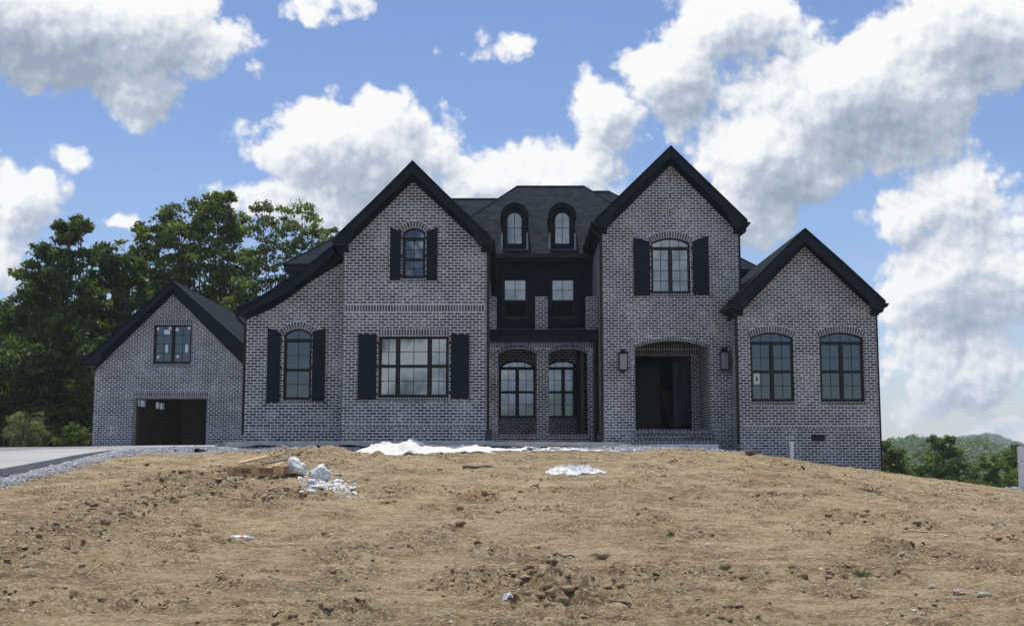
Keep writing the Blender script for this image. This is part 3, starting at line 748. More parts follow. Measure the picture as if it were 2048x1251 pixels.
def rect(x0, x1, z0, z1): return [(x0, z0), (x1, z0), (x1, z1), (x0, z1)]
def build_walls():
    b, t = HOUSE, .22
    # A: tall left gable
    xa0, xa1 = PX(684.5, 700, YA), PX(972.5, 700, YA)
    A = [(xa0, ZB), (xa1, ZB), (xa1, PZ(500, YA, 972)), P(960, 489, YA), P(826, 362, YA), P(697, 489, YA), (xa0, PZ(500, YA, 684))]
    mb = MB(); mb.poly(A, YA, YA + t, [oA1[1], oA2[1]])
    mb.box(xa0, xa0 + t, YA + t, 9, ZB, PZ(496, YA)); mb.box(xa1 - t, xa1, YA + t, YC, ZB, PZ(496, YA))
    mb.build('wall', M['brick'], b)
    # B: low sweep on the far left of the front
    xb0 = PX(490.5, 760, YB); xb1 = xa0 + .002
    line = [(495,638),(544,617),(584,591),(617.5,565),(683,519)]
    Bp = [(xb0, ZB), (xb1, ZB)] + [P(a, c, YB) for a, c in reversed(line)]; Bp[-1] = (xb0, Bp[-1][1]); Bp[2] = (xb1, Bp[2][1])
    mb = MB(); mb.poly(Bp, YB, YB + t, [oB[1]]); mb.box(xb0, xb0 + t, YB + t, 14, ZB, PZ(642, YB)); mb.build('wall', M['brick'], b)
    # D: tower gable with the arched entry
    xd0, xd1 = PX(1206.5, 700, YD), PX(1478, 560, YD)
    zf = PZ(857, YD, 1340)          # entry floor
    ex0, ex1 = PX(1270.5, 780, YD), PX(1420, 780, YD); zs, zt = PZ(694, YD, 1345), PZ(680, YD, 1345)
    D = [(xd0, ZB), (xd1, ZB), (xd1, PZ(465, YD, 1478)), P(1466, 455, YD), P(1341.5, 330, YD), P(1215, 455, YD), (xd0, PZ(468, YD, 1205))]
    ent = arched(ex0, ex1, zf, zs, zt - zs)
    mb = MB(); mb.poly(D, YD, YD + t, [oD[1], ent])
    mb.box(xd0, xd0 + t, YD + t, YC + .3, ZB, PZ(462, YD)); mb.box(xd1 - t, xd1, YD + t, 14, ZB, PZ(462, YD)); mb.build('wall', M['brick'], b)
    # entry: reveals, back wall with the door opening, ceiling, floor
    dx0, dx1 = PX(1262, 780, YDB), PX(1383, 780, YDB); zd = PZ(710, YDB, 1330)
    mb = MB()
    mb.box(ex0 - .12, ex0, YD + t, YDB, zf - .3, zt + .3); mb.box(ex1, ex1 + .12, YD + t, YDB, zf - .3, zt + .3)
    mb.poly(rect(ex0, ex1, zf - .3, zt + .3), YDB, YDB + .12, [rect(dx0, dx1, zf, zd)])
    mb.build('entry_wall', M['brick'], b)
    MB().box(ex0, ex1, YD + t, YDB, zt + .06, zt + .12).build('entry_ceiling', M['oldwood'], b)
    fl = MB(); fl.box(ex0, ex1, YD + .02, YDB, zf - .06, zf - .003); fl.build('entry_floor', M['block'], b)
    mb = MB(); mb.poly(rect(dx0, dx1, zf, zd), YDB + .02, YDB + .16, [rect(dx0 + .05, dx1 - .05, zf + .001, zd - .05)]); mb.build('door_frame', M['frame'], b)
    for q in (.004, .21): o = MB(); course(o, ex0 + .01, ex1 - .01, zd + q, zd + q + .195, YDB); o.build('door_lintel', BM(), b)
    # what shows through the doorway
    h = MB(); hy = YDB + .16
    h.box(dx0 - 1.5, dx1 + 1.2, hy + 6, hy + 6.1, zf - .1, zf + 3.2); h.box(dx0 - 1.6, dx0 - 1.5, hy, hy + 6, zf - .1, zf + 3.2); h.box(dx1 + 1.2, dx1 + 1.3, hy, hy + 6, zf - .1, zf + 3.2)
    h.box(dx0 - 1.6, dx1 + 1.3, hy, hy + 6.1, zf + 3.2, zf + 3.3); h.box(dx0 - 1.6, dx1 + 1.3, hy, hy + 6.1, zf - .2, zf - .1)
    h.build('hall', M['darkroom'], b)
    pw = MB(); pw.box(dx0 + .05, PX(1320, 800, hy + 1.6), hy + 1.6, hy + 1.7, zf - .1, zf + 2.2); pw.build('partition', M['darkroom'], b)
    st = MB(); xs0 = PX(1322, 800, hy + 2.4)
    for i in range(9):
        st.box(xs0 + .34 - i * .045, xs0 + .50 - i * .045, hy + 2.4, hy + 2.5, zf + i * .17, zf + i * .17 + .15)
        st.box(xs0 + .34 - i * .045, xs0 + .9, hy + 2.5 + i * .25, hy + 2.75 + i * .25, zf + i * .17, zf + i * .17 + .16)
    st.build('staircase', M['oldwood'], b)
    # steps
    s = MB(); y = YD - .01
    zt0 = zf
    for i, (pl, pr) in enumerate([(1274, 1424), (1277, 1429), (1279, 1434)]):
        z1 = zt0 - i * .155; z0 = z1 - .155 if i < 2 else z1 - .5; yf = YD - .02 - .30 * i; xl, xr = PX(pl, 870, YD - .3), PX(pr, 870, YD - .3)
        s.cur = 1; s.box(xl + .01, xr - .01, yf + .01, YD + .015, z0, z1 - .012)
        s.cur = 0; nb = int((xr - xl) / .105); w = (xr - xl) / nb
        for j in range(nb): s.box(xl + j * w + .006, xl + (j + 1) * w - .006, yf, yf + .28, z1 - .078, z1)
        nb = int((xr - xl) / .205); w = (xr - xl) / nb
        for j in range(-1, nb + 1):
            a, c = xl + (j + .5) * w + .006, xl + (j + 1.5) * w - .006; a = max(a, xl); c = min(c, xr)
            if c - a > .02: s.box(a, c, yf + .004, yf + .1, z1 - .148, z1 - .09)
    s.build('entry_steps', BM(), b)
    # F: right gable
    xf0, xf1 = PX(1478, 760, YF), PX(1755.5, 760, YF)
    F = [(xf0, ZB - .4), (xf1, ZB - .4), (xf1, PZ(622, YF, 1750)), P(1743, 617, YF), P(1609, 492, YF), P(1488, 617, YF), (xf0, PZ(628, YF, 1478))]
    mb = MB(); mb.poly(F, YF, YF + t, [oF1[1], oF2[1]])
    mb.box(xf0, xf0 + t, YF + t, YD, ZB - .4, PZ(622, YF)); mb.box(xf1 - t, xf1, YF + t, 14, ZB - 5, PZ(622, YF)); mb.build('wall', M['brick'], b)
    # arcade, back wall of the porch, dark upper wall
    xr0, xr1 = xa1 - .1, PX(1187, 780, YR)
    zp = PZ(867, YR, 1080)
    hs = []
    for a, c in ((996.5, 1073.5), (1098, 1175.5)):
        x0, x1 = PX(a, 780, YR), PX(c, 780, YR); z0, z1 = PZ(706, YR, 1080), PZ(694, YR, 1080); hs.append((x0, x1, z0, z1 - z0))
    mb = MB(); mb.poly([(xr0, ZB), (xr1, ZB), (xr1, PZ(683, YR)), (xr0, PZ(683, YR))], YR, YR + .32, [arched(q[0], q[1], zp, q[2], q[3]) for q in hs])
    mb.box(xr1 - .02, xd0 + .0, YR + .9, YR + 1.1, ZB, PZ(683, YR))
    mb.build('arcade_wall', M['brick_smeared'], b)
    o = MB(); course(o, PX(977, 690, YR), xr1 - .01, PZ(696, YR) + .002, PZ(683.5, YR), YR); o.build('soldier_course', BM(), b)
    for q in hs:
        o = MB(); ring(o, q[0] - .01, q[1] + .01, q[2] - .01, q[3], .105, YR, .009, .1); o.build('arch', BM(), b)
        o = MB(); course(o, q[0] + .01, q[1] - .01, zp - .10, zp - .02, YR - .05, .105, .006, .3); o.build('threshold', BM(), b)
    MB().box(xr0, xd0, YR + .02, YC, zp - .2, zp - .004).build('porch_floor', M['concrete'], b)
    MB().box(xr0, xd0, YR + .32, YC, PZ(683, YR) - .02, PZ(683, YR) + .1).build('porch_ceiling', M['oldwood'], b)
    mb = MB(); mb.poly(rect(xr0, xd0, ZB, PZ(672, YC)), YC, YC + t, [oR1[1], oR2[1]]); mb.build('porch_wall', M['brick'], b)
    for q in (oR1, oR2): o = MB(); sill(o, q[2][0], q[2][1], q[2][2], YC); o.build('sill', BM(), b)
    mb = MB(); mb.poly(rect(xr0, xd0, PZ(672, YC), PZ(495, YC)), YC, YC + t, [oC1[1], oC2[1]])
    mb.build('upper_wall', M['siding'], b)
    mb = MB()
    for q in (oC1, oC2):
        x0, x1, z0, zs_, _ = q[2]
        mb.poly(rect(x0 - .13, x1 + .13, z0 - .14, zs_ + .13), YC - .03, YC + .002, [rect(x0, x1, z0, zs_)])
        mb.poly(rect(x0 - .20, x1 + .20, z0 - .21, zs_ + .20), YC - .014, YC + .001, [rect(x0 - .13, x1 + .13, z0 - .14, zs_ + .13)])
    for px in range(990, 1190, 9):
        x = PX(px, 600, YC)
        if not any(q[2][0] - .22 < x < q[2][1] + .22 for q in (oC1, oC2)): mb.box(x - .004, x + .004, YC - .006, YC + .001, PZ(670, YC), PZ(520, YC))
    mb.box(xr0, xd0, YC - .05, YC + .001, PZ(530, YC), PZ(505, YC)); mb.box(xr0, xd0, YC - .03, YC + .001, PZ(662, YC) , PZ(655, YC))
    mb.build('casing', M['navy'], b)
    for q in (oC1, oC2):
        MB().box(q[2][0] + .05, q[2][1] - .05, YC + .075, YC + .20, q[2][2] + .062, q[2][2] + .09).build('window_stool', M['wood'], b)
    # porch beam and the three brick piers on it
    mb = MB(); bt, bb = PZ(657, YR - .2), PZ(683, YR - .1)
    mb.box(xr0, xd0 - .06, YR - .10, YR + .5, bb, bt - .06); mb.box(xr0, xd0 - .02, YR - .18, YR + .55, bt - .06, bt)
    mb.box(xr0, xd0 - .04, YR - .14, YR + .5, bt - .16, bt - .09); mb.box(xr0, xd0, YR + .5, YC, bt - .09, bt - .03)
    mb.build('porch_beam', M['navy'], b, bevel=.008)
    for a, c in ((974, 993), (1070.5, 1095.5), (1172.5, 1195)):
        x0, x1 = PX(a, 625, YR), PX(c, 625, YR); x0 = max(x0, xa1 - .1)
        MB().box(x0, x1, YR - .02, YR + .34, bt + .002, PZ(593, YR)).build('balcony_pier', M['brick'], b, bevel=.004)
    # back of the house
    MB().box(xb0, xf1, 18, 18.2, ZB - 4, 6.2).build('wall', M['brick'], b)
    # brick trim
    def arch(o, Y, th):
        x0, x1, zb, zs_, r = o[2]; q = MB(); ring(q, x0 - .01, x1 + .01, zs_ - .004, r, th, Y); q.build('arch', BM(), b)
    arch(oA2, YA, .185); arch(oB, YB, .195); arch(oD, YD, .20); arch(oF1, YF, .195); arch(oF2, YF, .195)
    q = MB(); ring(q, ex0 - .01, ex1 + .01, zs - .004, zt - zs, .10, YD, .012, .079); q.build('arch', BM(), b)
    for o, Y in ((oA1, YA), (oA2, YA), (oB, YB), (oD, YD), (oF1, YF), (oF2, YF)):
        q = MB(); sill(q, o[2][0], o[2][1], o[2][2], Y); q.build('sill', BM(), b)
    x0, x1 = oA1[2][0], oA1[2][1]; zt_ = oA1[2][3]
    q = MB(); course(q, x0 - .02, x1 + .02, zt_ + .003, zt_ + .20, YA); q.build('lintel', BM(), b)
    q = MB(); course(q, xa0 + .06, xa1 - .06, PZ(623, YA), PZ(609, YA), YA); q.build('soldier_course', BM(), b)
    for x0, x1, py, Y in ((xa0 + .05, xa1 - .02, 850.5, YA), (xb0 + .02, xa0 - .2, 855.5, YB), (xd0 + .06, ex0 - .02, 861.5, YD), (ex1 + .03, xf0 - .2, 861.5, YD), (xf0 + .06, xf1 - .02, 853.5, YF)):
        q = MB(); z = PZ(py, Y); course(q, x0, x1, z - .036, z + .036, Y, .102, .004); q.build('header_course', BM(), b)
    # bricks on end in the point of the tall right gable
    for py in (360, 391, 423): x = PX(1340, py, YD); z = PZ(py, YD); q = MB(); course(q, x - .04, x + .04, z - .1, z + .1, YD); q.build('accent_brick', BM(), b)
    q = MB()
    x = PX(1340, 341, YD); z = PZ(341, YD); course(q, x - .12, x + .12, z - .06, z + .08, YD); q.build('accent_brick', BM(), b)
    # crawl-space vent low on the right gable
    v = MB(); x0, x1 = PX(1622, 875, YF), PX(1650, 875, YF); z0, z1 = PZ(881.5, YF, 1636), PZ(868, YF, 1636)
    v.poly(rect(x0, x1, z0, z1), YF - .012, YF + .02, [rect(x0 + .02, x1 - .02, z0 + .02, z1 - .02)])
    for i in range(9): xx = x0 + .03 + (x1 - x0 - .06) * i / 8; v.box(xx - .008, xx + .008, YF - .010, YF - .003, z0 + .01, z1 - .01)
    v.box(x0 + .01, x1 - .01, YF - .004, YF + .015, z0 + .01, z1 - .01)
    v.build('vent', M['frame'], b)
    # outlet box on the low left wall
    v = MB(); x, z = PX(529, 844, YB), PZ(844, YB); v.box(x - .05, x + .05, YB - .03, YB, z - .03, z + .035); v.build('outlet_box', M['steel'], b)
    return dict(xa0=xa0, xa1=xa1, xb0=xb0, xd0=xd0, xd1=xd1, xf0=xf0, xf1=xf1, ex0=ex0, ex1=ex1, zf=zf, dx0=dx0, dx1=dx1, zd=zd)
G = build_walls()
for a in [(716, 753.5, 669, 669, 798, YA, True), (901, 938.5, 669, 669, 796, YA, False), (780, 802, 455, 464, 560, YA, True), (853, 875, 455, 464, 560, YA, False),
          (534.5, 561, 656, 665, 803, YB, True), (624.5, 651, 656, 665, 802, YB, False), (1267, 1300, 475, 484, 591, YD, True), (1385, 1417.5, 472, 483, 589, YD, False)]:
    shutter(*a)

# --- gable roofs
def gable(parent, Y, over, outer, inner, wall_top, y_back, ridge_flash=True, fr=.16):
    """outer: px points of the rake's upper edge, left eave > ridge > right eave; inner: its lower edge, right to left;
    wall_top: px points of the top of the brick, left to right"""
    Yo = Y - over
    up = px_poly(outer, Yo); lo = px_poly(inner, Yo)
    mb = MB(); mb.poly(up + lo, Yo, Yo + .04); mb.build('rake_board', M['navy'], parent)
    th = .075
    mb = MB(); mb.poly([(a, b + .012) for a, b in up] + [(a, b + .012 + th) for a, b in reversed(up)], Yo - .035, y_back); mb.build('roof', M['shingle'], parent)
    mb = MB(); mb.poly(up + [(a, b - .13) for a, b in reversed(up)], Yo + .04, y_back - .1); mb.build('soffit', M['navy'], parent)
    wt = px_poly(wall_top, Y)
    ow = [(a, b + .01) for a, b in up]
    ri = max(range(len(up)), key=lambda i: up[i][1]); rw = max(range(len(wt)), key=lambda i: wt[i][1])
    # frieze fills between the brick and the soffit on the wall face
    L = [q for q in up[:ri + 1] if q[0] >= wt[0][0]]; Rr = [q for q in up[ri:] if q[0] <= wt[-1][0]]
    def on(x):
        for i in range(len(up) - 1):
            if up[i][0] <= x <= up[i + 1][0]:
                t = (x - up[i][0]) / (up[i + 1][0] - up[i][0]); return up[i][1] * (1 - t) + up[i + 1][1] * t
        return up[0][1] if x < up[0][0] else up[-1][1]
    xs = [wt[0][0]] + [q[0] for q in up if wt[0][0] < q[0] < wt[-1][0]] + [wt[-1][0]]
    MB().poly(wt + [(x, on(x) - .02) for x in reversed(xs)], Y - .03, Y + .02).build('frieze_board', M['navy'], parent)
    return up, lo
def gutter(parent, x, z, y0, y1, s, name='gutter'):
    """ogee gutter running in y; s = +1 opens to the right"""
    prof = [(0, 0), (0, -.11), (s * .07, -.115), (s * .10, -.075), (s * .125, -.02), (s * .135, 0), (s * .12, 0), (s * .11, -.02), (s * .085, -.07), (s * .06, -.10), (s * .01, -.097), (s * .01, 0)]
    mb = MB(); mb.poly([(x + a, z + b) for a, b in (prof if s > 0 else prof[::-1])], y0, y1)
    mb.poly([(x + a, z + b) for a, b in ((prof[:6]) if s > 0 else prof[:6][::-1])], y0, y0 + .01)
    return mb.build(name, M['gutter'], parent)
def downspout(parent, pts, w=.075, d=.055, name='downspout'):
    mb = MB(); mb.tube(pts, w * .62, 4) if False else None
    pts = [Vector(p) for p in pts]; vs = []; fs = []
    for i, p in enumerate(pts):
        a = pts[max(0, i - 1)]; c = pts[min(len(pts) - 1, i + 1)]; t = (c - a).normalized()
        side = Vector((1, 0, 0)) if abs(t.x) < .9 else Vector((0, 0, 1))
        side = (side - t * side.dot(t)).normalized(); w2 = t.cross(side)
        for q, r_ in ((-1, -1), (1, -1), (1, 1), (-1, 1)): vs.append(p + side * q * w / 2 + w2 * r_ * d / 2)
    for i in range(len(pts) - 1):
        for j in range(4): a, b = i * 4 + j, i * 4 + (j + 1) % 4; fs.append((a, b, b + 4, a + 4))
    fs += [(3, 2, 1, 0), tuple(range(len(vs) - 4, len(vs)))]
    mb.add(vs, fs); return mb.build(name, M['gutter'], parent, bevel=.006)

upA, loA = gable(HOUSE, YA, .40, [(669, 479), (760, 391.5), (825, 326), (890, 390), (982.5, 479)],
    [(983, 489), (957, 489), (951, 480), (944, 464), (938, 452), (824.7, 347), (708, 459), (706, 468), (700, 481), (694, 490), (670, 489)],
    [(685, 500), (697, 489), (826, 362), (960, 489), (972.5, 500)], 10.)
upD, loD = gable(HOUSE, YD, .40, [(1190, 443), (1341.5, 295.5), (1495, 444)],
    [(1491, 452), (1469, 452), (1459.5, 440), (1456.5, 426), (1342, 313), (1228, 424), (1225, 437), (1215, 452.5), (1192, 452.5)],
    [(1206, 467), (1215, 455), (1341.5, 330), (1466, 455), (1478, 466)], 14.)
upF, loF = gable(HOUSE, YF, .40, [(1463, 607), (1610, 460.5), (1690, 531), (1771, 606)],
    [(1769, 616.5), (1742, 615), (1738, 600), (1610, 481.6), (1499, 590), (1495, 605), (1486, 618), (1464, 617.5)],
    [(1479, 626), (1488, 617), (1609, 492), (1743, 616), (1752, 625)], 12.)
upG, loG = gable(GAR, YG, .40, [(167, 722.5), (343.5, 564), (522, 722.5)],
    [(520, 731), (497, 731), (486, 716), (484, 708), (344, 576.5), (204, 706), (202, 717), (194, 729), (172, 728)],
    [(190, 742), (199, 731), (346.5, 588), (489, 731), (497, 742)], 24.)
def eaves():
    for up, Y, yb, par in ((upA, YA, 9, HOUSE), (upD, YD, 13, HOUSE), (upF, YF, 11, HOUSE), (upG, YG, 23, GAR)):
        gutter(par, up[0][0] + .03, up[0][1] + .01, Y - .42, yb if up is not upA else 8, -1)
        gutter(par, up[-1][0] - .03, up[-1][1] + .01, Y - .42, yb, 1)
    # boxed cornice under each foot of a gable
    for up, Y, x0, x1, yb in ((upA, YA, G['xa0'], G['xa1'], 8), (upD, YD, G['xd0'], G['xd1'], 13), (upF, YF, G['xf0'], G['xf1'], 11)):
        zl, zr = up[0][1], up[-1][1]
        mb = MB(); mb.box(up[0][0] + .03, x0 + .12, Y - .36, yb, zl - .16, zl - .03); mb.box(x0 - .09, x0 + .15, Y - .06, yb, zl - .30, zl - .159); mb.build('cornice', M['navy'], HOUSE)
        mb = MB(); mb.box(x1 - .12, up[-1][0] - .03, Y - .36, yb, zr - .16, zr - .03); mb.box(x1 - .15, x1 + .09, Y - .06, yb, zr - .30, zr - .159); mb.build('cornice', M['navy'], HOUSE)
    x0, x1 = PX(189, 760, YG), PX(498, 760, YG); z = upG[0][1]
    MB().box(upG[0][0] + .03, x0 + .1, YG - .36, 23, z - .16, z - .03).build('cornice', M['navy'], GAR); MB().box(x1 - .1, upG[-1][0] - .03, YG - .36, 23, z - .16, z - .03).build('cornice', M['navy'], GAR)
    # curved sweep over B
    Yo = YB - .42
    top = [(474,620),(495,611),(512,602.5),(547,581),(576,561.5),(608,539),(640,516),(668,494)]
    low = [(668,506),(624,546.5),(576,583),(536,604),(504,619.5),(480,631.5),(474,632)]
    tp, lw = px_poly(top, Yo), px_poly(low, Yo)
    MB().poly(tp + lw, Yo, Yo + .04).build('rake_board', M['navy'], HOUSE)
    MB().poly([(a, b + .012) for a, b in tp] + [(a, b + .09) for a, b in reversed(tp)], Yo - .03, 9).build('roof', M['shingle'], HOUSE)
    MB().poly(tp + [(a, b - .12) for a, b in reversed(tp)], Yo + .04, 8.9).build('soffit', M['navy'], HOUSE)
    ln = px_poly([(490.5,641),(495,638),(544,617),(584,591),(617.5,565),(683,519)], YB); ln2 = [(a, b + .32) for a, b in ln]
    MB().poly(ln + ln2[::-1], YB - .03, YB + .02).build('frieze_board', M['navy'], HOUSE)
    gutter(HOUSE, tp[0][0] + .02, tp[0][1] + .0, Yo - .02, 9, -1)
    # main hipped roofs behind
    def hip(name, ex0, ex1, d0, ze, rx0, rx1, dr, zr, back, lean=0):
        v = [(ex0, d0, ze), (ex1, d0, ze), (rx1, dr, zr), (rx0, dr, zr), (ex0, back, ze), (ex1, back, ze)]
        vs = v + [(a, b_, c - .05) for a, b_, c in (v[0], v[1], v[4], v[5])]
        mb = MB(); mb.add(vs, [(0, 1, 2, 3), (1, 5, 2), (0, 3, 4), (3, 2, 5, 4), (6, 8, 9, 7), (0, 6, 7, 1), (1, 7, 9, 5), (5, 9, 8, 4), (4, 8, 6, 0)])
        mb.build(name, M['shingle'], HOUSE)
        mb = MB(); mb.box(ex0 + .02, ex1 - .02, d0 + .02, back - .02, ze - .22, ze - .052); mb.build('soffit', M['navy'], HOUSE)
        # ridge caps
        mb = MB(); mb.tube([v[3], v[2]], .05, 6); mb.tube([v[0], v[3]], .035, 6); mb.tube([v[1], v[2]], .035, 6); mb.build('ridge_cap', M['shingle'], HOUSE)
    s = .8
    # left: eave corner at px 566,527
    yl = 8.7; x0, z0 = P(566, 527, yl); dr = 12.8; rx = x0 + 4.2; zr = PZ(398, dr, 900)
    hip('roof', x0, 4., yl, z0, rx, 2.0, dr, zr, 17.5)
    # right: ridge end at px 1219,383
    dr = 48 + CY; rx, zr = P(1219, 383, dr); yr = 43 + CY; x1, z1 = P(1523, 537, yr)
    hip('roof', -1., x1, yr, z1, .5, rx, dr, zr, 19.5)
    # centre
    yc = YC - .5; xl, zc = P(829, 508, yc); xr, _ = P(1393, 508, yc); dc = 44.7 + CY
    xa, zr = P(1033, 373, dc); xb, _ = P(1169, 373, dc)
    xl = max(xl, -3.4)
    hip('roof', xl, xr, yc, zc, xa, xb, dc, zr, 15.)
    MB().box(G['xa1'] - .3, G['xd0'] + .1, yc - .09, yc + .03, zc - .12, zc + .01).build('gutter', M['gutter'], HOUSE)
    MB().box(G['xa1'] - .1, G['xd0'], yc + .03, YC, zc - .24, zc - .08).build('soffit', M['navy'], HOUSE)
    # dormers
    sl = (zr - zc) / (dc - yc)
    for a in (1029, 1124.5):
        yf = yc + .30; x = PX(a, 450, yf); hw = (PX(a + 26.5, 450, yf) - PX(a - 26.5, 450, yf)) / 2
        z0 = PZ(499, yf, a); zsp = PZ(436, yf, a); zt = PZ(409, yf, a)
        w0, w1 = PX(a - 15.5, 455, yf), PX(a + 15.5, 455, yf); wb, ws, wt_ = PZ(488, yf, a), PZ(437, yf, a), PZ(423.5, yf, a)
        outl = arched(x - hw + .04, x + hw - .04, z0, zsp, zt - zsp - .03)
        hole = arched(w0, w1, wb, ws, wt_ - ws)
        mb = MB(); mb.poly(outl, yf, yf + .06, [hole]); D = mb.build('dormer', M['siding'], HOUSE)
        deep = (zt - zc) / sl + yc + .4
        q = MB(); big = arc(x - hw, x + hw, zsp, zt - zsp + .02, 18); sm = arc(x - hw + .10, x + hw - .10, zsp, zt - zsp - .09, 18)
        q.poly(big + sm[::-1], yf - .12, deep, []); q.build('hood', M['navy'], D)
        q = MB(); b2 = arc(x - hw - .03, x + hw + .03, zsp, zt - zsp + .05, 18); q.poly(b2 + big[::-1], yf - .16, deep); q.build('hood_roof', M['shingle'], D)
        for s_ in (-1, 1):
            q = MB(); q.box(x + s_ * (hw - .04), x + s_ * (hw - .09), yf + .01, deep, z0, zsp + .02); q.build('cheek', M['siding'], D)
        q = MB(); q.poly(arched(w0 + .001, w1 - .001, wb + .001, ws, wt_ - ws), yf + .02, yf + .06, [arched(w0 + .03, w1 - .03, wb + .035, ws, wt_ - ws - .03)])
        q.box((w0 + w1) / 2 - .011, (w0 + w1) / 2 + .011, yf + .025, yf + .05, wb + .03, wt_ - .02); zz = wb + (wt_ - wb) * .51
        q.box(w0 + .02, w1 - .02, yf + .026, yf + .049, zz - .011, zz + .011)
        q.build('window_frame', M['frame'], D)
        q = MB(); q.poly(arched(w0 + .02, w1 - .02, wb + .02, ws, wt_ - ws - .02), yf + .036, yf + .04); q.build('pane', M['glass'], D)
        q = MB(); q.box(w0 - .05, w1 + .05, yf + .6, yf + .64, wb - .1, wt_ + .05); q.build('interior_wall', M['drywall'], D)
        q = MB(); fz0 = z0 - .03
        q.box(x - hw - .02, x + hw + .02, yf - .05, yf + .004, fz0 - .02, fz0 + .04)
        for s_ in (-1, 1): q.poly([(x + s_ * (hw + .02), fz0 + .0), (x + s_ * (hw - .045), fz0), (x + s_ * (hw - .045), fz0 + .62), (x + s_ * (hw + .005), fz0 + .62)], yf - .012, yf + .03)
        q.build('flashing', M['steel'], D)
    # downspouts
    def pipe(px, pyt, pyb, Y, boot=0): 
        x = PX(px, (pyt + pyb) / 2, Y - .05); zt_, zb = PZ(pyt, Y - .05, px), PZ(pyb, Y - .05, px)
        return x, zt_, zb
    zA = upA[0][1]
    x = G['xa0'] - .045
    downspout(HOUSE, [(upA[0][0] - .02, YB - .30, zA - .1), (upA[0][0] + .02, YB - .28, zA - .17), (x, YB - .06, zA - .33), (x, YB - .05, zA - .42), (x, YB - .05, PZ(872, YB))])
    x = G['xa1'] + .05
    downspout(HOUSE, [(upA[-1][0] + .02, YA - .1, upA[-1][1] - .1), (upA[-1][0] + .0, YA - .02, upA[-1][1] - .17), (x, YA + .10, upA[-1][1] - .32), (x, YA + .12, upA[-1][1] - .42), (x, YA + .12, PZ(872, YA))])
    x = PX(475 + 12, 760, YB - .02) - .02
    downspout(HOUSE, [(tp[0][0] - .06, YB - .2, tp[0][1] - .1), (tp[0][0] - .03, YB - .2, tp[0][1] - .18), (G['xb0'] - .05, YB + .02, tp[0][1] - .38), (G['xb0'] - .05, YB + .06, tp[0][1] - .46), (G['xb0'] - .05, YB + .06, PZ(868, YB))])
    x = G['xd0'] - .045
    downspout(HOUSE, [(upD[0][0] - .04, YD + .1, upD[0][1] - .1), (upD[0][0], YD + .1, upD[0][1] - .2), (x, YD + .1, upD[0][1] - .38), (x, YD + .08, upD[0][1] - .46), (x, YD + .06, PZ(880, YD))])
    x = G['xd1'] + .05
    downspout(HOUSE, [(upD[-1][0] + .04, YD + .1, upD[-1][1] - .1), (upD[-1][0], YD + .1, upD[-1][1] - .2), (x, YD + .12, upD[-1][1] - .34), (x, YD + .12, PZ(572, YD))])
    x = G['xf0'] - .055
    downspout(HOUSE, [(upF[0][0] + .06, YF + .0, upF[0][1] - .14), (x, YF - .0, upF[0][1] - .3), (x, YF + .0, upF[0][1] - .4), (x, YF + .0, PZ(888, YF))])
    x = G['xf1'] + .05
    downspout(HOUSE, [(upF[-1][0] + .03, YF + .0, upF[-1][1] - .1), (upF[-1][0] + .02, YF, upF[-1][1] - .17), (x + .03, YF + .08, upF[-1][1] - .22), (x, YF + .12, upF[-1][1] - .32), (x, YF + .12, -1.5)])
    x = PX(1190.5, 780, YR - .1)
    downspout(HOUSE, [(x, YR - .12, PZ(660, YR)), (x, YR - .12, PZ(883, YR))], .09, .07)
eaves()

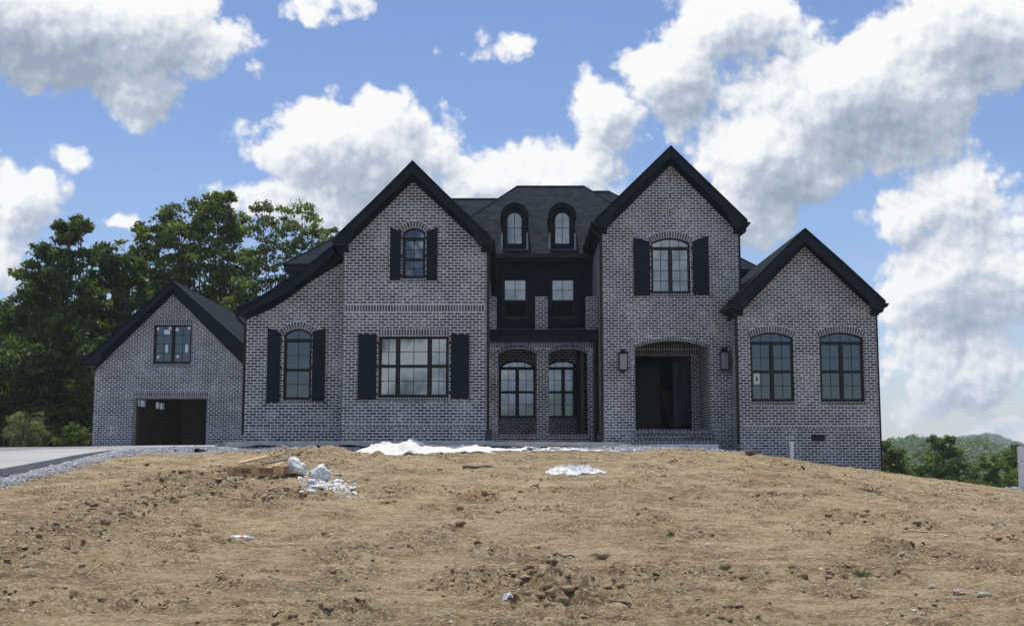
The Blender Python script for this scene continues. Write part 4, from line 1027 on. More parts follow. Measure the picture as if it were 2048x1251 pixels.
# --- garage walls
def garage():
    x0, x1 = PX(188.2, 780, YG), PX(500, 780, YG); t = .2
    gx0, gx1 = PX(266.5, 830, YG), PX(414, 830, YG); zt = PZ(793, YG, 340)
    A = [(x0, ZB), (x1, ZB), (x1, PZ(742, YG)), P(489, 731, YG), P(346.5, 586, YG), P(199, 731, YG), (x0, PZ(742, YG, 190))]
    mb = MB(); mb.poly(A, YG, YG + t, [oG[1], rect(gx0, gx1, ZB + .2, zt)])
    xl = x0 + t
    def hit(px, py):
        r = ray(px, py); q = xl / r.x; return (CY + r.y * q, CZ + r.z * q)
    wins = []
    for a, c in ((272, 291), (311, 329)):
        y0_, zt0 = hit(a, 800); y1_, _ = hit(c, 800); wins.append((y0_, y1_, hit(300, 817)[1], hit(300, 799)[1]))
    loops = [rect(YG + t, 23.8, ZB, PZ(738, YG, 190))]; k0 = len(mb.v)
    mb.poly(loops[0], -xl, -x0, [rect(*w) for w in wins])
    mb.v[k0:] = [(-q[1], q[0], q[2]) for q in mb.v[k0:]]
    mb.box(x1 - t, x1, YG + t, 23.8, ZB, PZ(738, YG)); mb.build('wall', M['brick_smeared'], GAR)
    for w in wins:
        f = MB(); f.poly(rect(*w), -xl - .02, -xl + .1, [rect(w[0] + .05, w[1] - .05, w[2] + .05, w[3] - .05)]); ym = (w[0] + w[1]) / 2; f.box(ym - .03, ym + .03, -xl - .015, -xl + .09, w[2], w[3])
        f.v = [(-q[1], q[0], q[2]) if i < 16 else (-q[1], q[0], q[2]) for i, q in enumerate(f.v)]; o = f.build('transom_window', M['white'], GAR)
        MB().box(xl - .08, xl - .075, w[0] + .04, w[1] - .04, w[2] + .04, w[3] - .04).build('pane', M['frosted'], o)
    mb = MB(); mb.poly(A, 23.8, 24); mb.build('wall', M['brick_smeared'], GAR)
    q = MB(); course(q, gx0 - .02, gx1 + .02, zt + .004, zt + .20, YG); q.build('lintel', BM(), GAR)
    q = MB(); course(q, oG[2][0] - .02, oG[2][1] + .02, oG[2][3] + .003, oG[2][3] + .20, YG); q.build('lintel', BM(), GAR)
    q = MB(); sill(q, oG[2][0], oG[2][1], oG[2][2], YG); q.build('sill', BM(), GAR)
    mb = MB(); mb.poly(rect(gx0, gx1, -.1, zt), YG + .03, YG + .24, [rect(gx0 + .09, gx1 - .04, -.2 + .11, zt - .07)]); mb.build('door_frame', M['trimwood'], GAR)
    mb = MB(); yb = YG + 11.; k0 = len(mb.v)
    mb.poly(rect(YG + .25, yb, -.1, zt + .35), -xl - .03, -xl - .005, [rect(*w) for w in wins]); mb.v = [(-q[1], q[0], q[2]) for q in mb.v]
    mb.box(x1 - .3, x1 - .25, YG + .25, yb, -.1, zt + .35); mb.box(x0 + .25, x1 - .25, YG + .25, yb, zt + .35, zt + .4); mb.box(x0 + .2, x1 - .2, yb, yb + .1, -.1, zt + .4)
    mb.build('interior_wall', M['garagewall'], GAR)
    mb = MB(); pxx = PX(404, 830, YG + 3)
    mb.box(pxx, pxx + .1, YG + 3, YG + 7, -.1, zt + .35)
    for k in range(5): mb.box(pxx + .1, pxx + .6, YG + 4, YG + 4.3, .3 + k * .45, .34 + k * .45)
    mb.build('shelving', M['darkroom'], GAR)
    # maker's stickers left on the new window
    Y = YG + .085
    for a, b_, w, h in ((315, 657, 6, 6), (340, 655, 5, 5), (354, 658, 6, 6), (378, 655, 6, 6), (334, 663, 12, 9), (333, 696, 5, 16), (373, 696, 6, 16), (316, 713, 5, 5), (355, 712, 5, 5)):
        p0, p1 = P(a - w / 2, b_ + h / 2, Y), P(a + w / 2, b_ - h / 2, Y); s = MB(); s.box(p0[0], p1[0], Y + .012, Y + .015, p0[1], p1[1]); s.build('sticker', M['sticker'], oG[0])
garage()
def notice():
    Y = YF + .09; p0, p1 = P(1508, 767, Y), P(1519, 745, Y)
    m = MB(); m.box(p0[0], p1[0], Y + .012, Y + .015, p0[1], p1[1]); o = m.build('paper_notice', M['paper'], HOUSE)
    m = MB(); a, b = P(1512, 761, Y), P(1515.5, 751, Y)
    m.poly([(a[0], a[1]), (b[0], a[1]), (b[0] - .008, b[1] - .03), ((a[0] + b[0]) / 2, b[1]), (a[0] + .008, b[1] - .03)], Y + .0085, Y + .0115); m.build('printed_mark', M['ink'], o)
notice()
# hanging sheet in the entry
def sheet():
    hy = YDB + .55; x0, x1 = PX(1346, 780, hy), PX(1381, 780, hy); z0, z1 = PZ(856, hy), PZ(722, hy); k, r_ = 26, 30; v = []
    for j in range(r_):
        t = j / (r_ - 1)
        for i in range(k):
            s = i / (k - 1); ztop = z1 + .25 * s
            v.append((x0 + (x1 - x0) * s, hy + .022 * math.sin(s * 9 + t * 2.5) + .010 * math.sin(s * 23 + t * 4), z0 + (.12 * s) + (ztop - z0) * t))
    f = [(j * k + i, j * k + i + 1, (j + 1) * k + i + 1, (j + 1) * k + i) for j in range(r_ - 1) for i in range(k - 1)]
    mb = MB(); mb.add(v, f); o = mb.build('plastic_sheet', M['tarp'], None, ((x0 + x1) / 2, hy, z0), smooth=True)
    sm = o.modifiers.new('thick', 'SOLIDIFY'); sm.thickness = .004
    tag(o, 'bluish plastic sheet hanging in the dark front doorway', 'plastic sheet')
sheet()
# --- lanterns
def lantern(px, pyt, pyb, w, label):
    Y = YD; x = PX(px, (pyt + pyb) / 2, Y - .2); z0, z1 = PZ(pyb, Y - .2, px), PZ(pyt, Y - .2, px); H = z1 - z0; hw = w / 2; yc = Y - .17
    t = empty('wall_lantern', (x, Y, z0), label, 'wall lantern', 'wall lanterns on either side of the entry')
    m = MB(); b0, b1 = z0 + .05, z0 + H * .80
    for a in (-1, 1):
        for c in (-1, 1): m.box(x + a * hw, x + a * (hw - .025), yc + c * hw * .8, yc + c * (hw * .8 - .025), b0, b1)
    m.box(x - hw - .015, x + hw + .015, yc - hw * .8 - .015, yc + hw * .8 + .015, b0 - .03, b0 + .012)
    m.box(x - hw - .015, x + hw + .015, yc - hw * .8 - .015, yc + hw * .8 + .015, b1, b1 + .025)
    m.box(x - hw * .45, x + hw * .45, yc - hw * .36, yc + hw * .36, b0 - .055, b0 - .03)
    m.build('lantern_frame', M['frame'], t)
    c = MB(); e = [(-hw - .03, -hw * .8 - .03), (hw + .03, -hw * .8 - .03), (hw + .03, hw * .8 + .03), (-hw - .03, hw * .8 + .03)]; g = hw * .55; zt = b1 + .025
    f2 = [(-g, -g * .8), (g, -g * .8), (g, g * .8), (-g, g * .8)]
    vs = [(x + a, yc + b, zt) for a, b in e] + [(x + a, yc + b, zt + H * .07) for a, b in f2] + [(x + a, yc + b, z1 - .01) for a, b in f2] + [(x + a * 1.25, yc + b * 1.25, z1 - .01) for a, b in f2] + [(x + a * 1.25, yc + b * 1.25, z1 + .01) for a, b in f2]
    fs = [(3, 2, 1, 0)]
    for k in range(4):
        for j in range(4): a, b = k * 4 + j, k * 4 + (j + 1) % 4; fs.append((a, b, b + 4, a + 4))
    fs.append((16, 17, 18, 19)); c.add(vs, fs); c.build('cap', M['frame'], t)
    g_ = MB(); g_.box(x - hw + .02, x + hw - .02, yc - hw * .8 + .008, yc - hw * .8 + .013, b0 + .012, b1)
    for s in (-1, 1): g_.box(x + s * (hw - .008), x + s * (hw - .013), yc - hw * .8 + .02, yc + hw * .8 - .02, b0 + .012, b1)
    g_.build('lantern_glass', M['lamp_glass'], t)
    k = MB(); k.box(x - .05, x + .05, Y - .02, Y, z0 + H * .3, z0 + H * .7); k.box(x - .02, x + .02, yc + hw * .8 - .01, Y - .01, z0 + H * .55, z0 + H * .62); k.build('bracket', M['frame'], t)
lantern(1246.5, 698, 742, .26, 'black box lantern on the brick wall left of the entry arch')
lantern(1449, 695, 741, .26, 'black box lantern on the brick wall right of the entry arch, by the downspout')

# ------------------------------------------------------------------ small things on the site
def gp(px, py):
    x, y, z = at_ground(px, py); return x, y, gz(x, y)
def rag(name, cx, cy, cz, rx, ry, h, mt, label, cat, seed=0, k=44, group=None, thr=.0, fold=3.):
    """crumpled heap: a height field with an uneven rim"""
    s = np.linspace(-1, 1, k); U, V = np.meshgrid(s, s); X = cx + U * rx; Y = cy + V * ry
    r = np.sqrt(U * U + V * V); w = 1 + .35 * fbm(np.arctan2(V, U) * 1.2 + seed * 7, r * 0 + seed, 3)
    env = np.clip(1 - (r / w) ** 2, -1, 1)
    cr = np.abs(fbm(X * fold + seed, Y * fold * 1.3, 4, .62))
    Z = env * h * (.45 + 1.5 * cr) ; keep = (env > .02 + thr * (cr < .15))
    g0 = ground_z(X, Y) + detail(X, Y); top = g0 + np.maximum(Z, 0) + .012
    idx = -np.ones(k * k, int); kk = keep.ravel()
    f = []
    for j in range(k - 1):
        for i in range(k - 1):
            q = (j * k + i, j * k + i + 1, (j + 1) * k + i + 1, (j + 1) * k + i)
            if kk[q[0]] and kk[q[1]] and kk[q[2]] and kk[q[3]]: f.append(q)
    used = sorted({a for q in f for a in q}); mp = {a: i for i, a in enumerate(used)}
    v = [(X.ravel()[a], Y.ravel()[a], top.ravel()[a]) for a in used]
    mb = MB(); mb.add(v, [tuple(mp[a] for a in q) for q in f])
    o = mb.build(name, mt, None, (cx, cy, float(ground_z(cx, cy))), smooth=False)
    m = o.modifiers.new('thick', 'SOLIDIFY'); m.thickness = .02; m.offset = -1
    return tag(o, label, cat, group)
def props():
    # heap of white mortar sand spilled along the walk
    def spill(pxs, label, seed, k=(150, 46)):
        V = []; nx, ny = k
        x0, x1 = pxs; S = np.linspace(0, 1, nx); T = np.linspace(0, 1, ny)
        return
    k = 170; xs = np.linspace(-3.9, 3.4, k); ys = np.linspace(-4.6, -1.0, 90); X, Y = np.meshgrid(xs, ys)
    c = -2.6 + .14 * (X + 1) ; wid = np.interp(X, [-3.9, -3.5, -2.6, -1.2, 0, 1.5, 3.4], [.1, .9, 1.3, .95, .6, .45, .15])
    env = 1 - ((Y - c) / wid) ** 2 + .55 * fbm(X * 1.8, Y * 2.2, 4)
    h = np.interp(X, [-3.9, -3.4, -2.9, -2.6, -2.2, -1.4, 0, 3.4], [.02, .17, .15, .24, .15, .14, .05, .03])
    hh = h * np.clip(env, 0, 1.2) * (1 + .5 * fbm(X * 2.5, Y * 3, 3))
    env2 = env - np.interp(X, [-1.5, -.4, 1.2, 3.4], [0, .7, 1.1, 1.3]) * (.55 + 2.2 * fbm(X * 3.2, Y * 4, 4))
    ok = env2 > .04
    Z = ground_z(X, Y) + detail(X, Y) + hh * .9 + .012
    f = []; kk = ok; w = k
    for j in range(89):
        for i in range(k - 1):
            if kk[j, i] and kk[j, i + 1] and kk[j + 1, i] and kk[j + 1, i + 1]: f.append((j * w + i, j * w + i + 1, (j + 1) * w + i + 1, (j + 1) * w + i))
    used = sorted({a for q in f for a in q}); mp = {a: i for i, a in enumerate(used)}
    mb = MB(); mb.add([(X.ravel()[a], Y.ravel()[a], Z.ravel()[a]) for a in used], [tuple(mp[a] for a in q) for q in f])
    o = mb.build('sand_heap', M['powder'], None, (-2.6, -2.6, -.2), smooth=True); sm = o.modifiers.new('thick', 'SOLIDIFY'); sm.thickness = .03; sm.offset = -1
    tag(o, 'long low heap of white mortar sand spilled in front of the walkway', 'sand heap')
    x, y, z = gp(1153, 944)
    rag('crumpled_sheet', x, y, z, .62, .55, .10, M['poly'], 'crumpled white plastic sheeting lying alone on the dirt below the entry', 'plastic sheeting', 3, 60, None, 0, 4)
    # pallet
    x, y, z = gp(525, 955); t = empty('wooden_pallet', (x, y, z), 'broken wooden pallet half sunk in the dirt beside white rubble', 'pallet')
    a = R(-9); ca, sa = math.cos(a), math.sin(a)
    def bx(u0, u1, v0, v1, w0, w1, name, tilt=0, roll=0):
        m = MB(); m.box(u0, u1, v0, v1, w0, w1)
        m.v = [(x + (q[0] * ca - q[1] * sa), y + (q[0] * sa + q[1] * ca), z + q[2] + q[0] * tilt + q[1] * roll) for q in m.v]
        return m.build(name, M['wood'], t, bevel=.004)
    for v in (-.38, 0, .38):
        for u in (-.46, -.0, .46): bx(u - .07, u + .07, v - .05, v + .05, .03, .13, 'block')
        bx(-.53, .53, v - .05, v + .05, .13, .15, 'stringer_board')
    for u in (-.46, .0, .46): bx(u - .05, u + .05, -.43, .43, .152, .17, 'deck_board', 0, 0)
    for u, r_ in ((-.25, .0), (.24, .12), (.36, .02)): bx(u - .05, u + .05, -.43, .43, .175, .192, 'deck_board', 0, r_)
    bx(-.53, .53, -.43, -.33, .005, .028, 'base_board'); bx(-.53, .53, .33, .43, .005, .028, 'base_board')
    # loose planks leaning on the pallet
    for i, (px, py, L, an, up, lab) in enumerate(((505, 940, .55, 12, .22, 'short plank propped on top of the pallet'), (548, 938, .6, -20, .15, 'pale plank lying behind the pallet'))):
        xx, yy, zz = gp(px, py); m = MB(); m.box(-L / 2, L / 2, -.07, .07, 0, .022); aa = R(an)
        m.v = [(xx + q[0] * math.cos(aa) - q[1] * math.sin(aa), yy - .0 + q[0] * math.sin(aa) + q[1] * math.cos(aa), zz + .12 + q[2] + q[0] * up + q[1] * .3) for q in m.v]
        tag(m.build('plank', M['wood'] if i == 0 else M['oldwood'], None, (xx, yy, zz)), lab, 'plank')
    # white rubble
    specs = [(592, 955, .17, .15, .30, 'large crumpled white bag leaning on the right end of the pallet', 'plastic bag'), (640, 962, .17, .13, .24, 'white torn bag standing right of the pallet', 'plastic bag'),
             (625, 975, .11, .09, .14, 'small white bag in front of the torn bag', 'plastic bag'), (612, 992, .16, .14, .08, 'low clump of broken white plaster nearest the camera', 'plaster rubble'), (632, 982, .14, .13, .06, 'flat clump of white plaster between the bags and the low clump', 'plaster rubble')]
    for i, (px, py, rx, ry, h, lab, c) in enumerate(specs):
        xx, yy, zz = gp(px, py); n = 6
        vs, fs = [], []
        rng = np.random.default_rng(30 + i); V = ICOV.copy()
        import bmesh
        bm = bmesh.new(); bmesh.ops.create_icosphere(bm, subdivisions=4, radius=1)
        for q in bm.verts:
            p = q.co; d = .22 * math.sin(p.x * 3.4 + i) * math.cos(p.z * 4 + i * 2) + .06 * math.sin(p.y * 7 + p.z * 6 + i) + .13 * abs(math.sin(p.x * 8 + p.z * 9 + p.y * 5)) + .03 * math.sin(p.x * 19 - p.z * 23)
            p *= 1 + d; q.co = Vector((p.x * rx, p.y * ry, max(-.2, p.z) * h * .75 + h * .3))
        v = [tuple(q.co + Vector((xx, yy, zz))) for q in bm.verts]; f = [tuple(w.index for w in q.verts) for q in bm.faces]; bm.free()
        m = MB(); m.add(v, f); tag(m.build('plastic_bag' if 'bag' in c else 'plaster_rubble', M['poly'], None, (xx, yy, zz), smooth=True), lab, c)
    n = 340; px = RNG.normal(655, 33, n); py = 968 + (px - 655) * .22 + RNG.normal(0, 10, n)
    pts = np.array([at_ground(float(np.clip(a, 600, 730)), float(np.clip(b, 945, 1000))) for a, b in zip(px, py)]); pts[:, 2] = ground_z(pts[:, 0], pts[:, 1]) + detail(pts[:, 0], pts[:, 1])
    o = lumps('plaster_crumbs', pts, RNG.gamma(2, .008, n) + .006, tone_mat('plaster', (.55, .56, .56), (.85, .86, .86)), .6, .35); tag(o, 'scatter of small white plaster crumbs trailing right of the bags', 'plaster crumbs', kind='stuff')
    # bottle
    x, y, z = gp(484, 1083); t = empty('bottle', (x, y, z), 'empty clear bottle with a white and red label lying on the dirt', 'bottle')
    prof = [(-.125, .026), (-.12, .032), (-.05, .033), (.04, .033), (.07, .028), (.10, .016), (.125, .0125), (.13, .013)]
    m = MB(); m.tube([(x + a, y + a * .1, z + .035) for a, _ in prof], [r_ for _, r_ in prof], 16)
    gm = simple('bottle_plastic', (.45, .52, .48), .15, .1, 5, .6); m.build('bottle_body', gm, t, smooth=True)
    m = MB(); m.tube([(x - .075, y - .0075, z + .035), (x - .03, y - .003, z + .035)], .0345, 16, False); m.build('white_label', M['white'], t, smooth=True)
    m = MB(); m.tube([(x - .015, y - .0015, z + .035), (x + .022, y + .002, z + .035)], .0345, 16, False); m.build('red_label', simple('red_print', (.45, .14, .10), .5, .2, 60), t, smooth=True)
    # pipes
    def stub(name, px, py, Y, r_, L, lab, mt='blackpipe', up=False):
        x, z = P(px, py, Y); m = MB()
        if up: m.tube([(x, Y, z), (x, Y, z + L)], r_, 14); 
        else:
            m.tube([(x, Y, z), (x + .05, Y + L, z - .04)], r_, 14, False); m.tube([(x, Y + .002, z), (x + .05, Y + L, z - .04)], r_ * .86, 14, False)
            m.tube([(x + .03, Y + L * .6, z - .02), (x + .031, Y + L * .6 + .01, z - .02)], r_ * .9, 14)
        return tag(m.build(name, M[mt], None, (x, Y, z), smooth=not up), lab, 'pipe')
    stub('drain_pipe', 393, 900, -3.0, .06, .8, 'black drain pipe end poking out of the gravel below the garage')
    stub('drain_pipe', 636, 893, -2.6, .05, .8, 'black drain pipe end in the dirt bank under the left shutters')
    stub('drain_pipe', 1374, 897.5, .4, .055, .7, 'black drain pipe end in the gravel below the entry steps')
    x, z = P(976, 884, -.25); m = MB(); m.tube([(x - .03, -.25, z - .2), (x - .02, -.25, z + .02), (x + .035, -.2, z + .36)], .075, 14); tag(m.build('drain_boot', M['blackpipe'], None, (x, -.25, z), smooth=True), 'upright black drain boot at the foot of the downspout beside the arcade', 'pipe')
    x, y = PX(1583, 900, 1.55), 1.55; zb, zt = gz(x, y) - .1, PZ(882, 1.55, 1583)
    m = MB(); m.tube([(x, y, zb), (x, y, zt - .09)], .058, 16); m.tube([(x, y, zt - .10), (x, y, zt - .095), (x, y, zt - .002), (x, y, zt)], [.058, .070, .070, .06], 16)
    tag(m.build('vent_pipe', M['pvc'], None, (x, y, zb)), 'upright white plastic pipe with a cap in front of the right gable', 'pipe')
    Y = .5; x0, x1 = PX(2038.5, 930, Y), PX(2075, 930, Y); zb, zt = PZ(975, Y, 2040), PZ(892, Y, 2040)
    m = MB(); m.box(x0, x1, Y, Y + .12, zb - .2, zt - .42); m.box(x0 - .012, x1 + .01, Y - .012, Y + .13, zt - .42, zt - .40); m.box(x0 + .005, x1 - .005, Y + .01, Y + .11, zt - .40, zt)
    tag(m.build('utility_box', simple('grey_white_metal', (.55, .58, .62), .5, .05, 4), None, (x0, Y, zb), bevel=.01), 'tall pale grey utility box cut by the right edge of the photo', 'utility box')
    # plank on the steps
    x, z = P(1405, 874, YD - .35); m = MB(); m.box(-.38, .38, -.06, .06, 0, .03); m.v = [(x + q[0], YD - .42 + q[1] + q[0] * .12, z - .01 + q[2] - q[0] * .02) for q in m.v]
    tag(m.build('plank', M['oldwood'], None, (x, YD - .4, z)), 'dark thin plank lying on the brick entry steps', 'plank')
    # sticks, stones, roots
    def stick(px, py, L, an, r_, mt, lab, rise=.0):
        x, y, z = gp(px, py); a = R(an); k = 7; pts = []
        for i in range(k):
            t = (i / (k - 1) - .5) * L; xx, yy = x + t * math.cos(a), y + t * math.sin(a)
            pts.append((xx, yy, gz(xx, yy) * .5 + z * .5 + r_ + rise * (t + L / 2) + .012 * math.sin(i * 1.7)))
        m = MB(); m.tube(pts, [r_ * (1 - .35 * i / (k - 1)) for i in range(k)], 8); tag(m.build('stick', M[mt], None, (x, y, z), smooth=True), lab, 'stick')
    stick(1860, 1067, .66, -4, .011, 'wood', 'long pale stick lying on the right of the slope')
    stick(1128, 1117, .22, 0, .014, 'oldwood', 'short brown stick left of the twig bundle')
    stick(1012, 1135, .12, 5, .008, 'oldwood', 'tiny dark stick in the middle of the foreground')
    stick(955, 937, .62, 3, .035, 'oldwood', 'thick grey log on the dirt in front of the arcade')
    stick(1995, 962, 1.0, 25, .03, 'oldwood', 'rough broken branch propped on the far right rim of the slope', .45)
    stick(175, 912, .5, 10, .02, 'oldwood', 'grey stick in the gravel beside the driveway')
    for px, py, s, lab, cnt in ((1205, 1116, .13, 'small bundle of dry twigs on the dirt right of centre', 22), (1741, 990, .20, 'tangled tree root sticking out of the slope on the right', 16), (1500, 913, .28, 'dead brown weeds lying at the corner of the right gable', 30)):
        x, y, z = gp(px, py); m = MB()
        for i in range(cnt):
            a = random.uniform(0, 6.28); e = random.uniform(.02, .8); L = s * random.uniform(.5, 1.2)
            p0 = Vector((x + random.uniform(-.3, .3) * s, y + random.uniform(-.3, .3) * s, z)); dv = Vector((math.cos(a) * math.cos(e), math.sin(a) * math.cos(e), math.sin(e) * .7))
            p1 = p0 + dv * L * .5 + Vector((0, 0, .02)); p2 = p0 + dv * L; rr = s * random.uniform(.02, .07)
            m.tube([p0, p1, p2], [rr, rr * .8, rr * .3], 5)
        tag(m.build('root' if 'root' in lab else 'twigs', M['oldwood'], None, (x, y, z), smooth=True), lab, 'root' if 'root' in lab else 'twigs')
    def stone(px, py, s, lab, mt='rock', sq=.55, g=None):
        x, y, z = gp(px, py); v, f = ICOV.copy(), ICOF; rg = np.random.default_rng(int(px)); r_ = 1 + .16 * np.sin(v @ rg.normal(size=3) * 3) + .12 * np.sin(v @ rg.normal(size=3) * 5)
        v = v * r_[:, None] * np.array([s, s * .8, s * sq]); m = MB(); m.add([(x + q[0], y + q[1], z + q[2] + s * sq * .3) for q in v], [tuple(q) for q in f])
        tag(m.build('stone', mt if not isinstance(mt, str) else M[mt], None, (x, y, z)), lab, 'stone', g)
    stone(1918, 1188, .055, 'flat grey stone at lower right, left of the largest one'); stone(1970, 1196, .065, 'largest grey stone at lower right'); stone(1865, 1175, .045, 'grey stone at lower right, the leftmost of the three bigger ones')
    stone(1804, 1109, .05, 'pale stone at the end of the rut on the right'); stone(1580, 1150, .03, 'white flat stone beside the weeds at lower right', 'pvc', .3)
    soil = tone_mat('clod_soil', (.20, .14, .078), (.34, .26, .16))
    stone(1125, 1222, .065, 'biggest brown clod at the bottom centre', soil, .75); stone(1078, 1215, .05, 'rounded clod at the bottom centre, left of the biggest', soil, .75); stone(362, 952, .17, 'long smooth clod on top of the soil heap at left', soil, .4)
    x, y, z = gp(1015, 1212); rag('plastic_scrap', x, y, z, .05, .045, .03, M['poly'], 'small scrap of white plastic film among clods at bottom centre', 'plastic scrap', 5, 24, None, 0, 12)
    x, y, z = gp(262, 911); m = MB(); m.box(x - .14, x + .14, y - .10, y + .10, z + .02, z + .035); tag(m.build('board_scrap', M['white'], None, (x, y, z)), 'pale square board scrap lying on the gravel by the driveway', 'board scrap')
    x, z = P(1250, 889, -.1); m = MB(); m.box(x - .16, x + .16, -.12, -.10, z - .03, z + .015); tag(m.build('tape_strip', simple('mint_tape', (.45, .62, .50), .6, .05, 4), None, (x, -.1, z)), 'short pale green strip stuck on the walkway edge', 'tape strip')
    # weed tufts
    for px, py, s, lab in ((1450, 1146, .10, 'tiny green weed tuft at lower right, left of the other one'), (1722, 1160, .12, 'tiny green weed tuft at lower right, right of the white stone'), (1342, 1080, .08, 'tiny green weed tuft on the slope right of centre')):
        x, y, z = gp(px, py); m = MB(); m.tube([(x, y, z - .02), (x, y, z + .008)], [s * .6, s * .1], 8)
        for i in range(90):
            a = random.uniform(0, 6.28); r_ = random.uniform(0, s * .6); bx_, by_ = x + r_ * math.cos(a), y + r_ * math.sin(a); L = s * random.uniform(.3, .8); b_ = random.uniform(0, 6.28)
            w = .003; g0 = gz(bx_, by_); m.add([(bx_ - w, by_, g0), (bx_ + w, by_, g0), (bx_ + math.cos(b_) * L * .5, by_ + math.sin(b_) * L * .5, g0 + L)], [(0, 1, 2)])
        tag(m.build('weed', simple('weed_green', (.10, .14, .045), .7, .3, 30), None, (x, y, z)), lab, 'weed')
props()

# ------------------------------------------------------------------ trees
def crown_mesh(name, clusters, leaf, dens, mt, parent, tone_shift=0., yspread=.9, org=(0, 0, 0), clump=.30):
    """clusters: (x, y, z, r). Leaves gather on small sprays inside each mass"""
    C = []; T = []
    for (cx, cy, cz, r) in clusters:
        k = max(6, int(34 * (r / 1.3) ** 1.5)); u = RNG.normal(size=(k, 3)); u /= np.linalg.norm(u, axis=1)[:, None]
        rr = r * RNG.uniform(.25, 1.12, k) ** .6; c = np.array([cx, cy, cz]) + u * rr[:, None] * np.array([1, yspread, .85])
        tone = RNG.uniform(0, 1, k)
        for i in range(k):
            n = int(dens * RNG.uniform(.4, 1.5)); s = clump * r ** .5 * RNG.uniform(.6, 1.35)
            p = c[i] + RNG.normal(size=(n, 3)) * np.array([s, s, s * .55]) * .62
            C.append(p); T.append(np.clip(tone[i] * .6 + RNG.uniform(0, .45, n) + tone_shift, 0, 1))
    C = np.concatenate(C); T = np.concatenate(T); n = len(C)
    nrm = RNG.normal(size=(n, 3)) + np.array([0, -.2, .7]); nrm /= np.linalg.norm(nrm, axis=1)[:, None]
    a = np.cross(nrm, RNG.normal(size=(n, 3))); a /= np.linalg.norm(a, axis=1)[:, None]; b = np.cross(nrm, a)
    L = leaf * RNG.uniform(.6, 1.4, n)[:, None]
    v = np.stack([C - a * L, C + b * L * .42 + nrm * L * .12, C + a * L, C - b * L * .42 + nrm * L * .12], 1).reshape(-1, 3)
    f = np.arange(n * 4).reshape(n, 4)
    return npmesh(name, v, f, mt, parent, org, attr={'tone': np.repeat(T, 4)})
def tree(label, d, trunk_px, clusters, leaf=.11, dens=52, mt=None, name='tree', group=None, base=None, cat='tree', tone=0., trunk_r=.22, jitter=1.0, clump=.30):
    Y = d + CY; cl = []
    for px, py, r in clusters:
        yy = Y + random.uniform(-1, 1) * jitter; x, z = P(px, py, yy); cl.append((x, yy, z, r * d / FPX))
    bx = PX(trunk_px, 800, Y); bz = base if base is not None else float(ground_z(bx, Y)) - .1
    t = empty(name, (bx, Y, bz), label, cat, group); o = ORG[t.name]
    m = MB(); top = max(c[2] for c in cl); low = min(c[2] - c[3] for c in cl); fork = bz + max(.15 * (top - bz), (low - bz) * .9)
    m.tube([(bx, Y, bz), (bx + .05, Y, (bz + fork) / 2), (bx, Y, fork)], [trunk_r * 1.25, trunk_r, trunk_r * .85], 9)
    for c in cl:
        a = Vector((bx, Y, fork - .15)); e = Vector(c[:3]); mid = a.lerp(e, .5) + Vector(((e.x - a.x) * .12, 0, -(e.z - a.z) * .02 + .2))
        L = (e - a).length; r0 = trunk_r * min(.6, .2 + c[3] * .12)
        m.tube([a, a.lerp(mid, .5) + Vector((0, 0, .1)), mid, mid.lerp(e, .6), e], [r0, r0 * .8, r0 * .6, r0 * .38, r0 * .15], 6)
        for k in range(5):
            u = Vector((random.gauss(0, 1), random.gauss(0, 1), random.gauss(.3, 1))).normalized() * c[3] * .95
            m.tube([mid.lerp(e, .7), e + u * .5, e + u], [r0 * .3, r0 * .18, .008], 4)
    m.build('trunk', M['bark'], t, smooth=True)
    crown_mesh('crown', cl, leaf, dens, mt or leafA, t, tone, 1., o, clump)
    return t
GRP = 'broadleaf trees behind the garage'
tree('leafy dark tree furthest left, its thin top standing against the sky', 58, 130,
     [(140,455,18),(160,440,10),(118,450,10),(135,468,26),(165,452,14),(98,500,30),(60,545,32),(120,545,42),(160,520,30),(45,600,35),(95,600,46),(155,600,46),(60,665,45),(120,665,52),(175,665,44),(25,640,32),(50,725,48),(110,735,52),(185,590,30)], .13, 80, leafA, group=GRP, trunk_r=.2)
tree('rounded dark tree standing between the leftmost tree and the tallest one', 61, 235,
     [(225,505,30),(250,540,40),(205,550,34),(262,600,46),(215,615,46),(180,640,36),(245,680,56),(195,710,52),(280,720,50),(150,740,44),(270,530,22)], .13, 80, leafA, group=GRP)
tree('tallest broad green tree rising right behind the garage gable', 66, 400,
     [(440,408,30),(462,392,12),(400,425,34),(345,440,30),(308,470,34),(360,480,46),(425,470,52),(475,455,34),(290,515,36),(340,540,56),(410,545,60),(470,530,48),(330,610,60),(400,620,62),(460,600,54),(290,590,42),(280,455,15),(380,690,70),(300,680,60),(460,670,60)], .13, 66, leafB, group=GRP, trunk_r=.28)
tree('open airy green tree with visible pale limbs left of the main house', 63, 565,
     [(522,415,22),(520,450,30),(575,425,24),(612,425,26),(590,460,32),(630,455,20),(545,490,34),(600,500,32),(510,520,34),(560,545,38),(615,535,26),(500,580,40),(550,600,40),(590,580,30),(640,500,16),(470,620,40),(520,640,40)], .12, 34, leafB, group=GRP, trunk_r=.16)
tree('small green treetop peeking over the left eave of the tall gable', 68, 665, [(660,470,16),(672,460,9),(650,492,20),(640,515,20),(668,495,16)], .12, 40, leafB, group=GRP, trunk_r=.1)
UG = 'dark undergrowth beside the driveway'
tree('dense dark thicket tree filling the gap left of the garage roof', 56, 165, [(165,700,44),(120,760,50),(170,780,46),(150,830,44),(190,740,40),(100,800,50),(140,870,40),(185,860,36),(100,872,34),(110,888,24),(75,885,24)], .11, 62, leafA, 'thicket_tree', UG, cat='tree', tone=-.1)
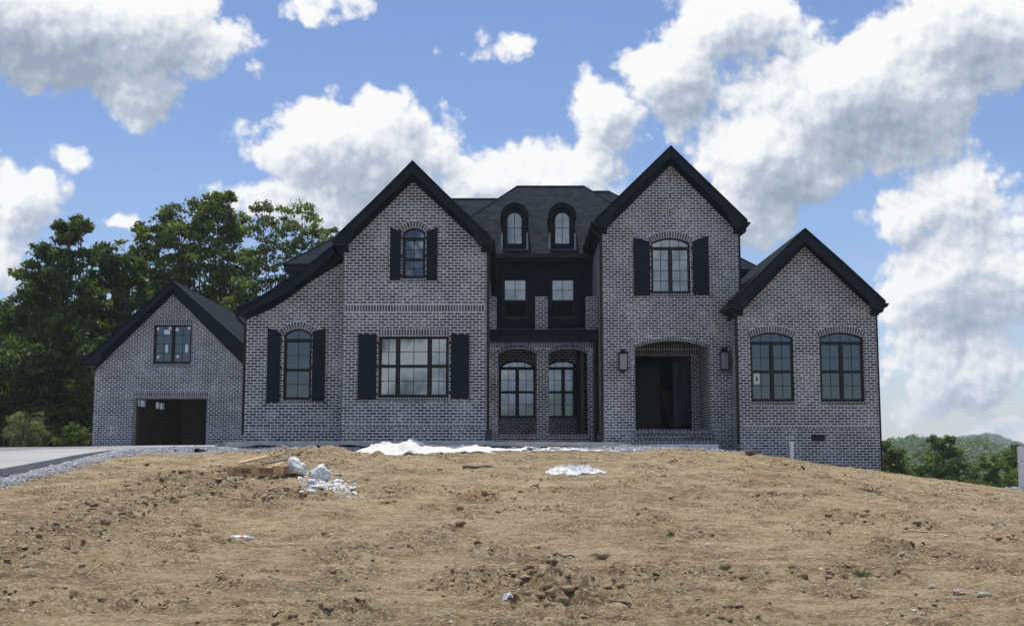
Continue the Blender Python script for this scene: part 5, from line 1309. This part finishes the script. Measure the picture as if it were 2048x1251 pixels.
tree('dense dark thicket tree cut by the left edge of the photo', 55, 30, [(30,720,50),(70,760,50),(10,780,46),(50,820,50),(15,850,40),(80,840,44),(-20,740,50),(-30,830,50),(110,720,36)], .11, 62, leafA, 'thicket_tree', UG, cat='tree', tone=-.1)
tree('dark low bush at the back edge of the driveway, nearest the garage', 52, 150, [(150,868,24),(130,878,18),(172,872,18)], .08, 50, leafA, 'bush', cat='bush', trunk_r=.05, jitter=.3)
# olive grassy bush
def grass_bush():
    Y = 17.; x, _ = P(55, 880, Y); z = -.1; m = MB(); vs = []; fs = []
    t = empty('tall_grass_bush', (x, Y, z), 'pale olive bush of tall seeding grass left of the driveway', 'bush')
    for i in range(800):
        a = random.uniform(0, 6.28); r_ = abs(random.gauss(0, .35)); L = random.uniform(.35, 1.5) * (1 - .3 * r_) * (.75 + .35 * math.sin(a * 3 + 1)); lean = abs(random.gauss(.3, .4)); b = random.uniform(0, 6.28)
        p = Vector((x + r_ * math.cos(a), Y + r_ * math.sin(a), z)); dv = Vector((math.cos(b) * lean, math.sin(b) * lean * .6, 1)).normalized()
        q = p + dv * L; q2 = q + Vector((dv.x * L * .35, dv.y * .2, -L * .08)); w = Vector((math.sin(b), math.cos(b), 0)) * .011; k = len(vs)
        vs += [p - w, p + w, q + w, q - w, q2]; fs += [(k, k + 1, k + 2, k + 3), (k + 3, k + 2, k + 4)]
    m.add(vs, fs); m.build('blades', simple('dry_grass', (.10, .135, .045), .8, .35, 6), t)
    cl = [(x + random.gauss(0, .45), Y + random.gauss(0, .3), z + random.uniform(.3, 1.35), random.uniform(.18, .34)) for _ in range(16)]
    crown_mesh('seed_heads', cl, .04, 44, leafC, t, .1, 1., ORG[t.name])
grass_bush()
# backing wood on the left, too deep to count
cl = []
for i in range(95):
    px = random.uniform(-120, 250); py = random.uniform(640, 895); d = random.uniform(72, 84); x, z = P(px, py, d + CY); cl.append((x, d + CY, z, 1.5))
o = crown_mesh('woodland', cl, .17, 26, leafA, None, -.2); tag(o, 'dark mass of woodland foliage behind the trees on the left', 'woodland', kind='stuff')
# right-hand side
RG = 'trees below the slope on the right'
tree('dark tree hugging the right corner of the brick gable', 62, 1790, [(1778,905,22),(1785,925,26),(1800,935,22),(1770,885,12),(1775,945,24),(1812,950,20)], .10, 58, leafB, group=RG)
tree('tall dark green tree in the middle of the gap on the right', 74, 1885, [(1885,888,20),(1870,905,26),(1905,905,22),(1850,925,26),(1890,930,32),(1920,935,24),(1840,948,26),(1880,955,30),(1925,960,24),(1900,878,9),(1865,880,9)], .10, 58, leafB, group=RG)
tree('small olive sapling between the two dark trees on the right', 66, 1945, [(1945,945,12),(1950,960,16),(1938,965,14)], .08, 40, leafB, group=RG, trunk_r=.06)
tree('bushy dark tree left of the utility box', 70, 1990, [(1975,922,18),(1995,930,20),(1970,945,24),(2000,955,26),(1980,968,20)], .10, 58, leafB, group=RG)
tree('dark tree behind the utility box at the right edge', 73, 2030, [(2020,915,16),(2035,905,18),(2030,935,26),(2050,925,24),(2020,960,26),(2060,950,26)], .10, 58, leafB, group=RG)
def far_wood():
    cl = []
    for i in range(620):
        az = random.uniform(.26, .50); d = 215 + 200 * random.random() ** .8; x, y = az * d, d + CY; cl.append((x, y, float(ground_z(x, y)) + 2.2 + random.uniform(0, 1.9), random.uniform(1.8, 3.1)))
    for i in range(420):
        az = random.uniform(.33, .50); d = random.uniform(920, 1180); x, y = az * d, d + CY; cl.append((x, y, float(ground_z(x, y)) + 3.5 + random.uniform(0, 3.), random.uniform(4., 6.5)))
    o = crown_mesh('distant_wood', cl, .48, 12, leafD, None, .15, 1., (0, 0, 0), .5); tag(o, 'hazy blue green wooded hillside on the right horizon', 'woodland', kind='stuff')
far_wood()
# ------------------------------------------------------------------ air
def haze():
    m = bpy.data.materials.new('haze'); m.use_nodes = True; m.node_tree.nodes.clear(); n = N(m.node_tree)
    o = n.new('ShaderNodeOutputMaterial'); v = n.new('ShaderNodeVolumePrincipled'); v.inputs['Color'].default_value = (.82, .90, 1, 1); v.inputs['Density'].default_value = .0003
    v.inputs['Anisotropy'].default_value = .2
    n.l.new(v.outputs[0], o.inputs['Volume'])
    mb = MB(); mb.box(-1000, 1300, -60, 2300, -16, 60); q = mb.build('haze', m); tag(q, 'thin summer haze over the valley', 'haze', kind='stuff')
haze()
